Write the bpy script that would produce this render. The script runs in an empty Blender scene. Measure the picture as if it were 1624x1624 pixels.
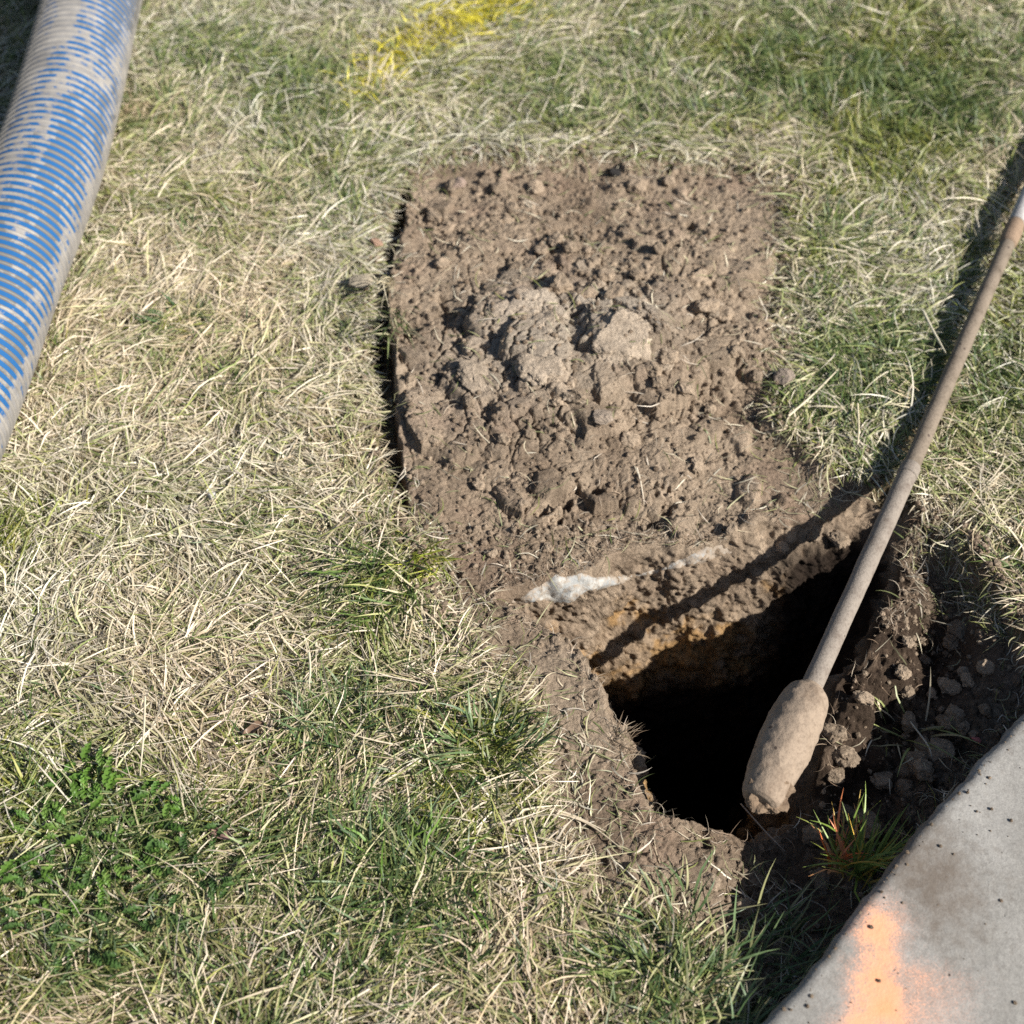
import bpy, bmesh, math
import numpy as np

# ------------------------------------------------------------------ camera, sky, sun, exposure
S = bpy.context.scene
COL = S.collection
PITCH, HALF, CAM_H = math.radians(38), math.radians(21), 1.28
TAN = math.tan(HALF)
cd = bpy.data.cameras.new('camera')
cam = bpy.data.objects.new('camera', cd); COL.objects.link(cam)
cam.location = (0, 0, CAM_H); cam.rotation_euler = (PITCH, 0, 0)
cd.sensor_width = 36; cd.lens = 18 / TAN; cd.clip_start = 0.02; cd.clip_end = 500
cd.dof.use_dof = True; cd.dof.focus_distance = 1.46; cd.dof.aperture_fstop = 4.0
S.camera = cam

SUN_EL, SUN_AZ = math.radians(36), math.radians(-25)      # azimuth counted from +X towards +Y
W = bpy.data.worlds.new("World"); S.world = W; W.use_nodes = True
wn = W.node_tree.nodes; wl = W.node_tree.links
sky = wn.new('ShaderNodeTexSky'); sky.sky_type = 'NISHITA'; sky.sun_disc = False
sky.sun_elevation = SUN_EL; sky.sun_rotation = math.pi / 2 - SUN_AZ
wl.new(sky.outputs[0], wn['Background'].inputs[0]); wn['Background'].inputs[1].default_value = 0.05
ld = bpy.data.lights.new('sun', 'SUN'); ld.energy = 5.0; ld.angle = math.radians(0.5); ld.color = (1, 0.955, 0.89)
sun = bpy.data.objects.new('sun', ld); COL.objects.link(sun)
from mathutils import Vector, Matrix
sdir = Vector((math.cos(SUN_AZ) * math.cos(SUN_EL), math.sin(SUN_AZ) * math.cos(SUN_EL), math.sin(SUN_EL)))
sun.rotation_euler = sdir.to_track_quat('Z', 'Y').to_euler(); sun.location = (2, -1, 3)
S.view_settings.view_transform = 'Standard'; S.view_settings.look = 'None'
S.view_settings.exposure = 0.66; S.view_settings.gamma = 1
S.cycles.max_bounces = 6; S.cycles.diffuse_bounces = 3; S.cycles.use_denoising = False

# ------------------------------------------------------------------ survey: photo points to places on the ground
CP, SP = math.cos(PITCH), math.sin(PITCH)
def at(u, v, z=0.0):
    dx, dy, dz = (u / 812 - 1) * TAN, (1 - v / 812) * TAN, -1.0
    wy, wz = dy * CP - dz * SP, dy * SP + dz * CP
    t = (z - CAM_H) / wz
    return np.array([dx * t, wy * t, z])
def chart(x, y):
    """where a ground place lies on the survey chart (inverse of at, z = 0)"""
    ry = y * CP - CAM_H * SP
    rz = -y * SP - CAM_H * CP
    rz = np.minimum(rz, -0.05)
    return 812 * (1 + x / -rz / TAN), 812 * (1 - ry / -rz / TAN)

rng = np.random.default_rng(7)
# ------------------------------------------------------------------ noise
def _h(ix, iy, iz, s):
    n = (ix.astype(np.int64) * 374761393 + iy.astype(np.int64) * 668265263 + iz * 2147483647 + s * 1274126177) & 0xffffffff
    n = ((n ^ (n >> 13)) * 1274126177) & 0xffffffff
    n = ((n ^ (n >> 16)) * 2246822519) & 0xffffffff
    return ((n ^ (n >> 15)) & 0xffff) / 65535.0
def vn(x, y, s=0):
    ix, iy = np.floor(x), np.floor(y)
    fx, fy = x - ix, y - iy
    ux, uy = fx * fx * (3 - 2 * fx), fy * fy * (3 - 2 * fy)
    a, b, c, d = _h(ix, iy, 0, s), _h(ix + 1, iy, 0, s), _h(ix, iy + 1, 0, s), _h(ix + 1, iy + 1, 0, s)
    return (a + (b - a) * ux) * (1 - uy) + (c + (d - c) * ux) * uy
def fbm(x, y, s=0, o=4):
    t, a, m = 0, 1, 0
    for k in range(o):
        t = t + a * (vn(x * 2 ** k + 17.3 * k, y * 2 ** k - 9.1 * k, s + k) * 2 - 1); m += a; a *= 0.5
    return t / m
def vn3(x, y, z, s=0):
    ix, iy, iz = np.floor(x), np.floor(y), np.floor(z)
    fx, fy, fz = x - ix, y - iy, z - iz
    ux, uy, uz = fx * fx * (3 - 2 * fx), fy * fy * (3 - 2 * fy), fz * fz * (3 - 2 * fz)
    o = 0
    izi = iz.astype(np.int64)
    for dz in (0, 1):
        a, b, c, d = [_h(ix + i, iy + j, (izi + dz) % 1021, s) for j in (0, 1) for i in (0, 1)]
        o = o + ((a + (b - a) * ux) * (1 - uy) + (c + (d - c) * ux) * uy) * (uz if dz else 1 - uz)
    return o * 2 - 1
def fbm3(p, f, s=0, o=3):
    t, a, m = 0, 1, 0
    for k in range(o):
        q = p * f * 2 ** k
        t = t + a * vn3(q[..., 0] + 3.1 * k, q[..., 1] - 7.7 * k, q[..., 2] + 1.9 * k, s + k); m += a; a *= 0.5
    return t / m
def sstep(a, b, x):
    t = np.clip((x - a) / (b - a), 0, 1); return t * t * (3 - 2 * t)
def voronoi(x, y, s=0):
    ix, iy = np.floor(x), np.floor(y)
    f1 = np.full(x.shape, 9.0); f2 = f1.copy()
    for j in (-1, 0, 1):
        for i in (-1, 0, 1):
            cx, cy = ix + i, iy + j
            d = np.hypot(cx + _h(cx, cy, 1, s) - x, cy + _h(cx, cy, 2, s) - y)
            f2 = np.minimum(f2, np.maximum(f1, d)); f1 = np.minimum(f1, d)
    return f1, f2
def plates(x, y, s=0):
    """broken crust: per-cell random height, tilt and tone, and distance to the break"""
    ix, iy = np.floor(x), np.floor(y)
    f1 = np.full(x.shape, 9.0); f2 = f1.copy(); hh = np.zeros(x.shape); tn = np.zeros(x.shape)
    for j in (-1, 0, 1):
        for i in (-1, 0, 1):
            cx, cy = ix + i, iy + j
            dx, dy = x - cx - _h(cx, cy, 1, s), y - cy - _h(cx, cy, 2, s)
            d = np.hypot(dx, dy)
            h = _h(cx, cy, 3, s) - .5 + .8 * ((_h(cx, cy, 4, s) - .5) * dx + (_h(cx, cy, 5, s) - .5) * dy)
            m = d < f1
            f2 = np.where(m, f1, np.minimum(f2, d)); f1 = np.where(m, d, f1); hh = np.where(m, h, hh); tn = np.where(m, _h(cx, cy, 6, s), tn)
    return hh, f2 - f1, tn
def sdf(x, y, poly):
    """signed distance, positive inside"""
    d = np.full(x.shape, 9e9); ins = np.zeros(x.shape, bool)
    n = len(poly)
    for k in range(n):
        ax, ay = poly[k][:2]; bx, by = poly[(k + 1) % n][:2]
        ex, ey = bx - ax, by - ay
        t = np.clip(((x - ax) * ex + (y - ay) * ey) / (ex * ex + ey * ey), 0, 1)
        d = np.minimum(d, (x - ax - t * ex) ** 2 + (y - ay - t * ey) ** 2)
        c = ((ay > y) != (by > y)) & (x < ex * (y - ay) / (ey if ey else 1e-12) + ax)
        ins ^= c
    d = np.sqrt(d); return np.where(ins, d, -d)
def pdist(x, y, line):
    d = np.full(x.shape, 9e9); par = np.zeros(x.shape); acc = 0
    L = sum(math.hypot(line[k + 1][0] - line[k][0], line[k + 1][1] - line[k][1]) for k in range(len(line) - 1))
    for k in range(len(line) - 1):
        ax, ay = line[k][:2]; bx, by = line[k + 1][:2]
        ex, ey = bx - ax, by - ay; l = math.hypot(ex, ey)
        t = np.clip(((x - ax) * ex + (y - ay) * ey) / (l * l), 0, 1)
        e = np.hypot(x - ax - t * ex, y - ay - t * ey)
        m = e < d; d = np.where(m, e, d); par = np.where(m, (acc + t * l) / L, par); acc += l
    return d, par

# ------------------------------------------------------------------ mesh helpers
def link(ob, parent=None):
    COL.objects.link(ob)
    if parent: ob.parent = parent
    return ob
def npmesh(name, V, F, mat=None, parent=None, col=None, smooth=False, attrs=None):
    """V (n,3); F (m,3) or (m,4); col (n,3) linear colours"""
    me = bpy.data.meshes.new(name)
    V = np.ascontiguousarray(V, np.float32); F = np.ascontiguousarray(F, np.int32)
    me.vertices.add(len(V)); me.vertices.foreach_set('co', V.ravel())
    k = F.shape[1]
    me.loops.add(F.size); me.loops.foreach_set('vertex_index', F.ravel())
    me.polygons.add(len(F)); me.polygons.foreach_set('loop_start', np.arange(0, F.size, k, dtype=np.int32))
    me.polygons.foreach_set('use_smooth', np.full(len(F), smooth, bool))
    me.update(calc_edges=True)
    if col is not None:
        a = me.color_attributes.new('Col', 'FLOAT_COLOR', 'POINT')
        a.data.foreach_set('color', np.c_[col, np.ones(len(V))].astype(np.float32).ravel())
    for n_, v_ in (attrs or {}).items():
        a = me.attributes.new(n_, 'FLOAT', 'POINT'); a.data.foreach_set('value', v_.astype(np.float32).ravel())
    if mat: me.materials.append(mat)
    return link(bpy.data.objects.new(name, me), parent)
def tag(o, label=None, cat=None, group=None, kind=None):
    if label: o['label'] = label
    if cat: o['category'] = cat
    if group: o['group'] = group
    if kind: o['kind'] = kind
    return o
def empty(name, loc, label, cat, group=None):
    o = bpy.data.objects.new(name, None); link(o); o.location = tuple(loc); o.empty_display_size = .05
    return tag(o, label, cat, group)
def grid_faces(nr, nc, wrap=False):
    r = np.arange(nr - 1)[:, None]; c = np.arange(nc if wrap else nc - 1)[None, :]
    c2 = (c + 1) % nc
    return np.stack([r * nc + c, r * nc + c2, (r + 1) * nc + c2, (r + 1) * nc + c], -1).reshape(-1, 4)
def spline(pts, n):
    p = np.array(pts, float); P = np.vstack([2 * p[0] - p[1], p, 2 * p[-1] - p[-2]])
    out = []
    for t in np.linspace(0, len(p) - 1, n):
        i = min(int(t), len(p) - 2); f = t - i
        a, b, c, d = P[i:i + 4]
        out.append(0.5 * (2 * b + (c - a) * f + (2 * a - 5 * b + 4 * c - d) * f * f + (3 * b - a - 3 * c + d) * f ** 3))
    return np.array(out)
def resample(p, n):
    s = np.r_[0, np.cumsum(np.linalg.norm(np.diff(p, axis=0), axis=1))]
    q = np.linspace(0, s[-1], n)
    return np.stack([np.interp(q, s, p[:, k]) for k in range(p.shape[1])], 1), q
def frames(p):
    t = np.gradient(p, axis=0); t /= np.linalg.norm(t, axis=1)[:, None]
    up = np.array([0, 0, 1.0])
    side = np.cross(t, up); side /= np.linalg.norm(side, axis=1)[:, None]
    nrm = np.cross(side, t)
    return t, side, nrm

# ------------------------------------------------------------------ materials
def mat(name, rough=0.9, spec=0.25):
    m = bpy.data.materials.new(name); m.use_nodes = True
    b = m.node_tree.nodes['Principled BSDF']
    b.inputs['Roughness'].default_value = rough
    b.inputs['Specular IOR Level'].default_value = spec
    return m, m.node_tree.nodes, m.node_tree.links, b
def N(nodes, t, **kw):
    n = nodes.new(t)
    for k, v in kw.items():
        if k.startswith('i_'): n.inputs[k[2:].replace('_', ' ')].default_value = v
        else: setattr(n, k, v)
    return n
def noise(nodes, links, scale, detail=4, rough=.6, vec=None):
    n = N(nodes, 'ShaderNodeTexNoise', i_Scale=scale, i_Detail=detail, i_Roughness=rough)
    if vec is None:
        vec = nodes.new('ShaderNodeTexCoord').outputs['Object']
    links.new(vec, n.inputs['Vector']); return n
def ramp(nodes, links, src, stops):
    r = nodes.new('ShaderNodeValToRGB'); e = r.color_ramp.elements
    while len(e) < len(stops): e.new(0.5)
    for k, (p, c) in enumerate(stops):
        e[k].position = p; e[k].color = (*c, 1) if len(c) == 3 else c
    links.new(src, r.inputs[0]); return r
def mix(nodes, links, fac, a, b, mode='MIX'):
    m = nodes.new('ShaderNodeMix'); m.data_type = 'RGBA'; m.blend_type = mode
    for sock, v in ((m.inputs[0], fac), (m.inputs[6], a), (m.inputs[7], b)):
        if hasattr(v, 'is_linked'): links.new(v, sock)
        else: sock.default_value = v if isinstance(v, (int, float)) else (*v, 1)
    return m.outputs[2]
def bump(nodes, links, b, src, strength, dist):
    n = N(nodes, 'ShaderNodeBump', i_Strength=strength, i_Distance=dist)
    links.new(src, n.inputs['Height'])
    links.new(n.outputs[0], b.inputs['Normal']); return n

def soil_material():
    m, n, l, b = mat('soil', 0.95, 0.1)
    col = N(n, 'ShaderNodeVertexColor', layer_name='Col').outputs[0]
    pos = n.new('ShaderNodeNewGeometry').outputs['Position']
    n1 = noise(n, l, 260, 5, .7, pos)
    r1 = ramp(n, l, n1.outputs[0], [(.28, (.50, .48, .46)), (.5, (1, 1, 1)), (.74, (1.45, 1.44, 1.42))])
    c = mix(n, l, .85, col, r1.outputs[0], 'MULTIPLY')
    n3 = noise(n, l, 900, 2, .6, pos)
    r3 = ramp(n, l, n3.outputs[0], [(.3, (.72, .7, .68)), (.6, (1.1, 1.1, 1.1))])
    c = mix(n, l, .6, c, r3.outputs[0], 'MULTIPLY')
    l.new(c, b.inputs['Base Color'])
    n2 = noise(n, l, 420, 6, .75, pos)
    b1 = bump(n, l, b, n2.outputs[0], .8, .003)
    n4 = noise(n, l, 120, 8, .72, pos)
    b2 = N(n, 'ShaderNodeBump', i_Strength=.6, i_Distance=.008); l.new(n4.outputs[0], b2.inputs['Height'])
    l.new(b1.outputs[0], b2.inputs['Normal']); l.new(b2.outputs[0], b.inputs['Normal'])
    return m
def blade_material(name, trans=.25):
    m = bpy.data.materials.new(name); m.use_nodes = True
    n, l = m.node_tree.nodes, m.node_tree.links
    n.remove(n['Principled BSDF'])
    col = N(n, 'ShaderNodeVertexColor', layer_name='Col').outputs[0]
    d = n.new('ShaderNodeBsdfDiffuse'); t = n.new('ShaderNodeBsdfTranslucent'); g = n.new('ShaderNodeBsdfGlossy')
    g.inputs['Roughness'].default_value = .45
    l.new(col, d.inputs[0]); l.new(col, t.inputs[0])
    mx = n.new('ShaderNodeMixShader'); mx.inputs[0].default_value = trans
    l.new(d.outputs[0], mx.inputs[1]); l.new(t.outputs[0], mx.inputs[2])
    m2 = n.new('ShaderNodeMixShader'); m2.inputs[0].default_value = .035
    l.new(mx.outputs[0], m2.inputs[1]); l.new(g.outputs[0], m2.inputs[2])
    l.new(m2.outputs[0], n['Material Output'].inputs[0])
    return m
SOIL = soil_material()
BLADE = blade_material('grass_blade', .09)

# ------------------------------------------------------------------ outlines, measured on the photo and laid on the ground
def poly(pts): return [tuple(at(*p)) for p in pts]
SOIL_P = poly([(640, 285), (655, 262), (760, 242), (850, 250), (960, 248), (1060, 252), (1150, 262), (1215, 280), (1242, 312), (1248, 370),
               (1234, 430), (1226, 500), (1246, 560), (1232, 620), (1215, 668), (1262, 700), (1312, 738), (1380, 765), (1440, 790), (1505, 830),
               (1545, 880), (1600, 950), (1640, 1040), (1700, 1060), (1640, 1135), (1560, 1230), (1480, 1310), (1400, 1420), (1330, 1500), (1200, 1660),
               (1125, 1660), (1165, 1575), (1180, 1530), (1130, 1492), (1040, 1450), (940, 1395), (895, 1310), (862, 1232), (850, 1150), (825, 1085),
               (765, 1020), (712, 965), (685, 905), (655, 850), (622, 770), (602, 690), (592, 570), (598, 470), (606, 400), (622, 335)])
SLIT = [tuple(at(*p)) for p in [(648, 275), (632, 330), (614, 400), (606, 480), (604, 560), (607, 640), (614, 700), (630, 765), (645, 815)]]
MOUTH = [tuple(at(*p)) for p in [(780, 944, -.01), (860, 918, -.02), (945, 898, -.025), (1080, 868, -.025), (1160, 852, -.018), (1230, 822, -.012), (1310, 795, -.01), (1370, 778, -.01), (1420, 772, -.01), (1448, 800, -.02),
                                 (1440, 870, -.035), (1418, 950, -.03), (1385, 1020, -.025), (1335, 1095, -.02), (1300, 1190, -.025), (1275, 1285, -.05), (1200, 1325, -.045), (1110, 1318, -.04),  # right rim lifted with the added shadow-casting ridge
                                 (1032, 1288, -.01), (1008, 1215, 0), (986, 1165, 0), (955, 1122, 0), (946, 1085, 0), (926, 1045, 0), (900, 1010, 0), (850, 985, -.005)]]
WALK_Z = .042
EDGE = [tuple(at(*p)) for p in [(1705, 1050, WALK_Z), (1624, 1130, WALK_Z), (1560, 1200, WALK_Z), (1500, 1265, WALK_Z), (1430, 1345, WALK_Z), (1370, 1422, WALK_Z), (1290, 1525, WALK_Z), (1210, 1624, WALK_Z), (1130, 1728, WALK_Z)]]
_e0 = np.array(EDGE[0][:2]) - np.array(EDGE[1][:2]); _e0 /= np.linalg.norm(_e0)
_e1 = np.array(EDGE[-1][:2]) - np.array(EDGE[-2][:2]); _e1 /= np.linalg.norm(_e1)
far0 = np.array(EDGE[0][:2]) + _e0 * 7; far1 = np.array(EDGE[-1][:2]) + _e1 * 7
WALK_LINE = [tuple(far0)] + [p[:2] for p in EDGE] + [tuple(far1)]
_n = np.array([-_e1[1], _e1[0]]); _n = _n if _n[0] > 0 else -_n
WALK_P = WALK_LINE + [tuple(far1 + _n * 1.5), tuple(far0 + _n * 1.5)]
HOSE_C = [(330, -700), (235, -330), (172, -100), (147, 0), (87, 230), (0, 450), (-62, 610), (-150, 800), (-300, 1040), (-560, 1330), (-980, 1640)]
HOSE_R = .074
HOSE_L = np.array([at(u, v, HOSE_R + .012) for u, v in HOSE_C])
ROD_A, ROD_B, ROD_K = at(1700, 150, .027), at(1283, 1098, .022), at(1441, 748, .024)

# ------------------------------------------------------------------ ground sheet
fx = np.arange(-.26, .66, .0016); fy = np.arange(.40, 1.72, .0016)
def outer(a, sgn):
    o = [a]; d = .012
    while abs(o[-1] - a) < 60:
        o.append(o[-1] + sgn * d); d = .012 if abs(o[-1] - a) < 1.1 else d * 1.35
    return np.array(o[1:])
gx = np.r_[outer(fx[0], -1)[::-1], fx, outer(fx[-1], 1)]
gy = np.r_[outer(fy[0], -1)[::-1], fy, outer(fy[-1], 1)]
i0, j0 = len(outer(fx[0], -1)), len(outer(fy[0], -1))
X, Y = np.meshgrid(gx, gy)
fineX, fineY = np.meshgrid(fx, fy)
# lawn undulation
near = np.exp(-((X / 3) ** 2 + ((Y - 1) / 3) ** 2))
Z = (.010 * fbm(X * 4, Y * 4, 3, 3) + .008 * fbm(X * 20, Y * 20, 5, 3)) * near - .004
# soil levels
CTRL = [(640, 260, -.005), (700, 330, -.008), (900, 270, -.012), (900, 330, -.01), (1080, 330, -.008), (1150, 300, -.012), (1240, 330, -.004), (650, 480, .008), (680, 560, .016), (850, 520, .042),
        (850, 600, .038), (1000, 530, .045), (1100, 430, .02), (1150, 520, .018), (1235, 500, -.002), (800, 420, .01), (700, 650, .014), (700, 740, .006), (850, 740, .006), (1050, 720, .002), (1200, 650, -.008), (660, 810, -.006),
        (760, 850, -.012), (950, 840, -.016), (1150, 800, -.018), (1300, 745, -.018), (700, 920, -.008), (800, 985, -.01), (860, 1080, -.004), (900, 1180, -.004), (970, 1270, -.006), (1000, 1350, -.006), (1110, 1390, -.02),
        (1450, 800, -.012), (1520, 860, -.012), (1490, 930, -.065), (1450, 940, -.03), (1425, 1000, -.022), (1470, 1050, -.095), (1392, 1055, -.018), (1510, 1040, -.085), (1570, 980, -.01), (1590, 1060, -.03), (1560, 1130, -.045), (1400, 1170, -.095), (1325, 1190, -.025), (1480, 1170, -.07), (1350, 1280, -.09), (1250, 1380, -.09),  # includes an added ridge right of the hole, raised to shadow the far wall
        (1300, 1430, -.085), (1330, 1400, -.05), (1200, 1420, -.05), (1165, 1490, -.03), (1420, 1320, -.07), (1235, 1520, -.06), (1150, 1600, -.03), (1520, 1220, -.05), (1350, 1120, -.02), (1640, 1090, -.03)]
ctrl = np.array([at(*c) for c in CTRL])
num = np.zeros(fineX.shape); den = np.zeros(fineX.shape) + 1e-12
for cx, cy, cz in ctrl:
    w = 1 / ((fineX - cx) ** 2 + (fineY - cy) ** 2 + .0006) ** 1.8
    num += w * cz; den += w
soilz = num / den
wx, wy = fbm(fineX * 18, fineY * 18, 31, 4), fbm(fineX * 18, fineY * 18, 41, 4)
sd_soil = sdf(fineX + .010 * wx, fineY + .010 * wy, SOIL_P)
sd_walk = sdf(fineX, fineY, WALK_P)
fz = Z[j0:j0 + len(fy), i0:i0 + len(fx)].copy()
edge_soft = sstep(-.004, .014, sd_soil)
base = fz * (1 - edge_soft) + soilz * edge_soft
U, Vv = chart(fineX, fineY)
def blob(u, v, ru, rv=None):
    rv = rv or ru
    return np.exp(-(((U - u) / ru) ** 2 + ((Vv - v) / rv) ** 2))
# broad broken relief of the soil
rough = np.clip(blob(930, 520, 330, 260) + .6 * blob(800, 700, 260, 160) + .5 * blob(800, 330, 300, 120) + .7 * blob(1400, 1150, 220, 260) + .35, 0, 1.2)
rough *= 1 - .75 * np.clip(blob(1300, 760, 120, 60) + blob(1200, 380, 70, 120) + blob(760, 960, 90, 70) + blob(940, 1180, 60, 120), 0, 1)
base += edge_soft * (.010 * fbm(fineX * 11, fineY * 11, 51, 3) * (.4 + .6 * rough) + .0018 * fbm(fineX * 55, fineY * 55, 55, 3))
qx, qy = fineX + .006 * wx + .0022 * fbm(fineX * 75, fineY * 75, 57, 3), fineY + .006 * wy + .0022 * fbm(fineX * 75, fineY * 75, 59, 3)
big = np.clip(blob(800, 600, 190, 120) + blob(980, 530, 150, 90) + blob(870, 520, 120, 90), 0, 1)
mid = np.clip(blob(960, 500, 330, 200) + .7 * blob(760, 720, 190, 110) + .5 * blob(1150, 600, 130, 160) + .8 * blob(1420, 1150, 160, 200), 0, 1)
hA, gA, tA = plates(qx * 15, qy * 15, 401); hB, gB, tB = plates(qx * 52, qy * 52, 403); hC, gC, tC = plates(qx * 120, qy * 120, 405)
sm_ = 1 - .8 * np.clip(blob(1300, 760, 110, 60) + blob(1200, 380, 70, 120) + blob(760, 960, 90, 60), 0, 1)
gran = .18 + .82 * sstep(-.28, .30, fbm(fineX * 12, fineY * 12, 407, 3))
caked = np.clip(blob(740, 640, 130, 130) + .8 * blob(820, 600, 90, 70), 0, 1)
base += edge_soft * (big * ((.013 - .007 * caked) * hA - .016 * sstep(.05, .008, gA)) + mid * (1 - .85 * big) * sm_ * gran * (.0105 * hB - .010 * sstep(.10, .02, gB) * sstep(.45, .75, tB)) + (1 - .92 * big) * sm_ * gran * (.0044 * hC - .0016 * sstep(.2, .05, gC)))
ptone = .5 + .5 * (big * (tA - .5) + mid * (1 - .6 * big) * (tB - .5) + (1 - .6 * big) * .8 * (tC - .5))
# clods: cut polygons of dried soil standing in the loose earth
H = base.copy(); CID = np.zeros(base.shape)
def stamp(cx, cy, r, h, steep, k=6, stretch=1.3, tilt=.25):
    a = int((cx - fx[0]) / .0016); c = int((cy - fy[0]) / .0016); q = int(r * 1.9 / .0016) + 2
    x0, x1, y0, y1 = max(a - q, 0), min(a + q, len(fx)), max(c - q, 0), min(c + q, len(fy))
    if x1 - x0 < 3 or y1 - y0 < 3: return
    px, py = fineX[y0:y1, x0:x1] - cx, fineY[y0:y1, x0:x1] - cy
    th = rng.uniform(0, math.tau); co, si = math.cos(th), math.sin(th)
    lx, ly = (px * co + py * si) / stretch, (-px * si + py * co)
    lx = lx + r * .22 * wx[y0:y1, x0:x1]; ly = ly + r * .22 * wy[y0:y1, x0:x1]
    d = np.full(px.shape, -9.0)
    for t in np.linspace(0, math.tau, k, endpoint=False) + rng.uniform(-.35, .35, k):
        d = np.maximum(d, (lx * math.cos(t) + ly * math.sin(t)) / (r * rng.uniform(.75, 1.15)))
    ci = min(max(c, 0), len(fy) - 1); ai = min(max(a, 0), len(fx) - 1)
    t1, t2 = rng.normal(0, tilt, 2)
    top = base[ci, ai] + h * np.minimum(1, (1 - d) * steep) * (1 - .25 * np.clip(d, 0, 1) ** 2) + t1 * px + t2 * py - .15 * h
    m = (d < 1) & (top > H[y0:y1, x0:x1])
    H[y0:y1, x0:x1][m] = top[m]; CID[y0:y1, x0:x1][m] = rng.uniform(.15, 1)
def scatter(n, r0, r1, hk, dens, steep, tilt, power=2.2):
    tries = 0; done = 0
    while done < n and tries < n * 30:
        tries += 1
        i, j = rng.integers(len(fx)), rng.integers(len(fy))
        if sd_soil[j, i] < .006 or rng.random() > dens[j, i]: continue
        r = r0 + (r1 - r0) * rng.random() ** power
        stamp(fx[i], fy[j], r, r * hk * rng.uniform(.6, 1.3), steep, rng.integers(5, 8), rng.uniform(1, 1.6), tilt); done += 1
centre = np.clip(blob(920, 540, 260, 160) + .3 * blob(760, 640, 140, 130), 0, 1)
bank = np.clip(blob(1420, 1130, 130, 200) + blob(1260, 1370, 120, 80), 0, 1)
scatter(1300, .0018, .0055, .75, np.clip(.2 + rough, 0, 1) * .9, 2.0, .3)
scatter(330, .004, .011, .62, np.clip(rough, 0, 1), 2.8, .25)
scatter(130, .008, .021, .50, np.clip(centre * .9 + .3 * rough + bank, 0, 1), 3.6, .18)
scatter(16, .018, .04, .30, np.clip(centre, 0, 1) ** 1.5, 4.5, .10, 1.4)
# the two broad flat clods in the middle and the smooth caked slab at the left
for (u, v, r, h) in [(985, 535, .058, .024), (860, 570, .046, .017), (850, 500, .030, .012), (765, 600, .055, .013), (690, 560, .046, .010), (720, 670, .050, .010), (1130, 560, .03, .012), (1060, 470, .03, .014), (1090, 590, .03, .012), (950, 610, .032, .012)]:
    p = at(u, v, .02); stamp(p[0], p[1], r, h, 5, 7, 1.15, .06)
scatter(500, .0016, .004, .7, np.clip(centre * .3 + rough * .5, 0, 1), 2.0, .3)
H = base + (H - base) * edge_soft
# drying cracks
vx, vy = fineX * 30 + .5 * wx + .18 * fbm(fineX * 90, fineY * 90, 71, 2), fineY * 30 + .5 * wy + .18 * fbm(fineX * 90, fineY * 90, 75, 2)
f1, f2 = voronoi(vx, vy, 9)
crack_on = np.clip(blob(780, 600, 190, 150) + blob(950, 560, 180, 110), 0, 1) * sstep(-.1, .5, fbm(fineX * 9, fineY * 9, 81, 2) + .45)
H -= edge_soft * .007 * crack_on * sstep(.11, .02, f2 - f1)
# deep pockets between clods
pock = sstep(.36, .52, fbm(fineX * 30 + .3 * wx, fineY * 30 + .3 * wy, 91, 4)) * np.clip(rough, 0, 1)
H -= edge_soft * .020 * pock * (1 - .7 * big) * gran
# the narrow gap along the left side
ds, ps = pdist(fineX + .003 * wx, fineY + .003 * wy, SLIT)
sw = np.interp(ps, [0, .1, .2, .35, .5, .62, .8, .92, 1], [.003, .012, .011, .010, .014, .019, .019, .011, .001]) * (1 + .35 * fbm(fineX * 40, fineY * 40, 61, 2))
sdepth = np.interp(ps, [0, .08, .3, .5, .9, 1], [.01, .05, .05, .075, .06, .01])
H -= sdepth * sstep(1.0, .55, ds / np.maximum(sw, 1e-4))
# the hole
hx, hy = fineX + .015 * fbm(fineX * 14, fineY * 14, 64, 2) + .005 * fbm(fineX * 45, fineY * 45, 65, 2), fineY + .015 * fbm(fineX * 14, fineY * 14, 66, 2) + .005 * fbm(fineX * 45, fineY * 45, 67, 2)
sd_h = sdf(hx, hy, MOUTH)
slope = 3.7 - 2.1 * sstep(.16, .36, fineX) * sstep(.84, .93, fineY)
ins = np.clip(sd_h, 0, None)
dep = ins * slope + 3.5 * np.clip(ins - .045, 0, None)
dep = np.where(dep > .7, .7 + .2 * np.tanh((dep - .7) / .2), dep)
wsm = sstep(.002, .012, sd_h)
H = H * (1 - wsm) + (soilz + .004 * fbm(fineX * 30, fineY * 30, 33, 2)) * wsm
H -= dep
# a tight lip that has dried and frayed
H += edge_soft * .006 * np.exp(-(np.clip(-sd_h, 0, None) / .012) ** 2) * fbm(fineX * 60, fineY * 60, 68, 2) * (sd_h < .004)
under = sstep(-.012, .03, sd_walk)
H = H * (1 - under) + under * np.minimum(H, -.05)
Zf = H + edge_soft * (1 - wsm) * (.0011 * fbm(fineX * 230, fineY * 230, 95, 2) + .0006 * (rng.random(H.shape) - .5))
Z[j0:j0 + len(fy), i0:i0 + len(fx)] = Zf
coarse_walk = sdf(X, Y, WALK_P) > .03
Z[coarse_walk] = np.minimum(Z[coarse_walk], -.06)
def ground_z(x, y):
    i = np.clip(np.searchsorted(gx, x) - 1, 0, len(gx) - 2); j = np.clip(np.searchsorted(gy, y) - 1, 0, len(gy) - 2)
    a = np.clip((x - gx[i]) / (gx[i + 1] - gx[i]), 0, 1); b = np.clip((y - gy[j]) / (gy[j + 1] - gy[j]), 0, 1)
    return (Z[j, i] * (1 - a) + Z[j, i + 1] * a) * (1 - b) + (Z[j + 1, i] * (1 - a) + Z[j + 1, i + 1] * a) * b
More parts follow.
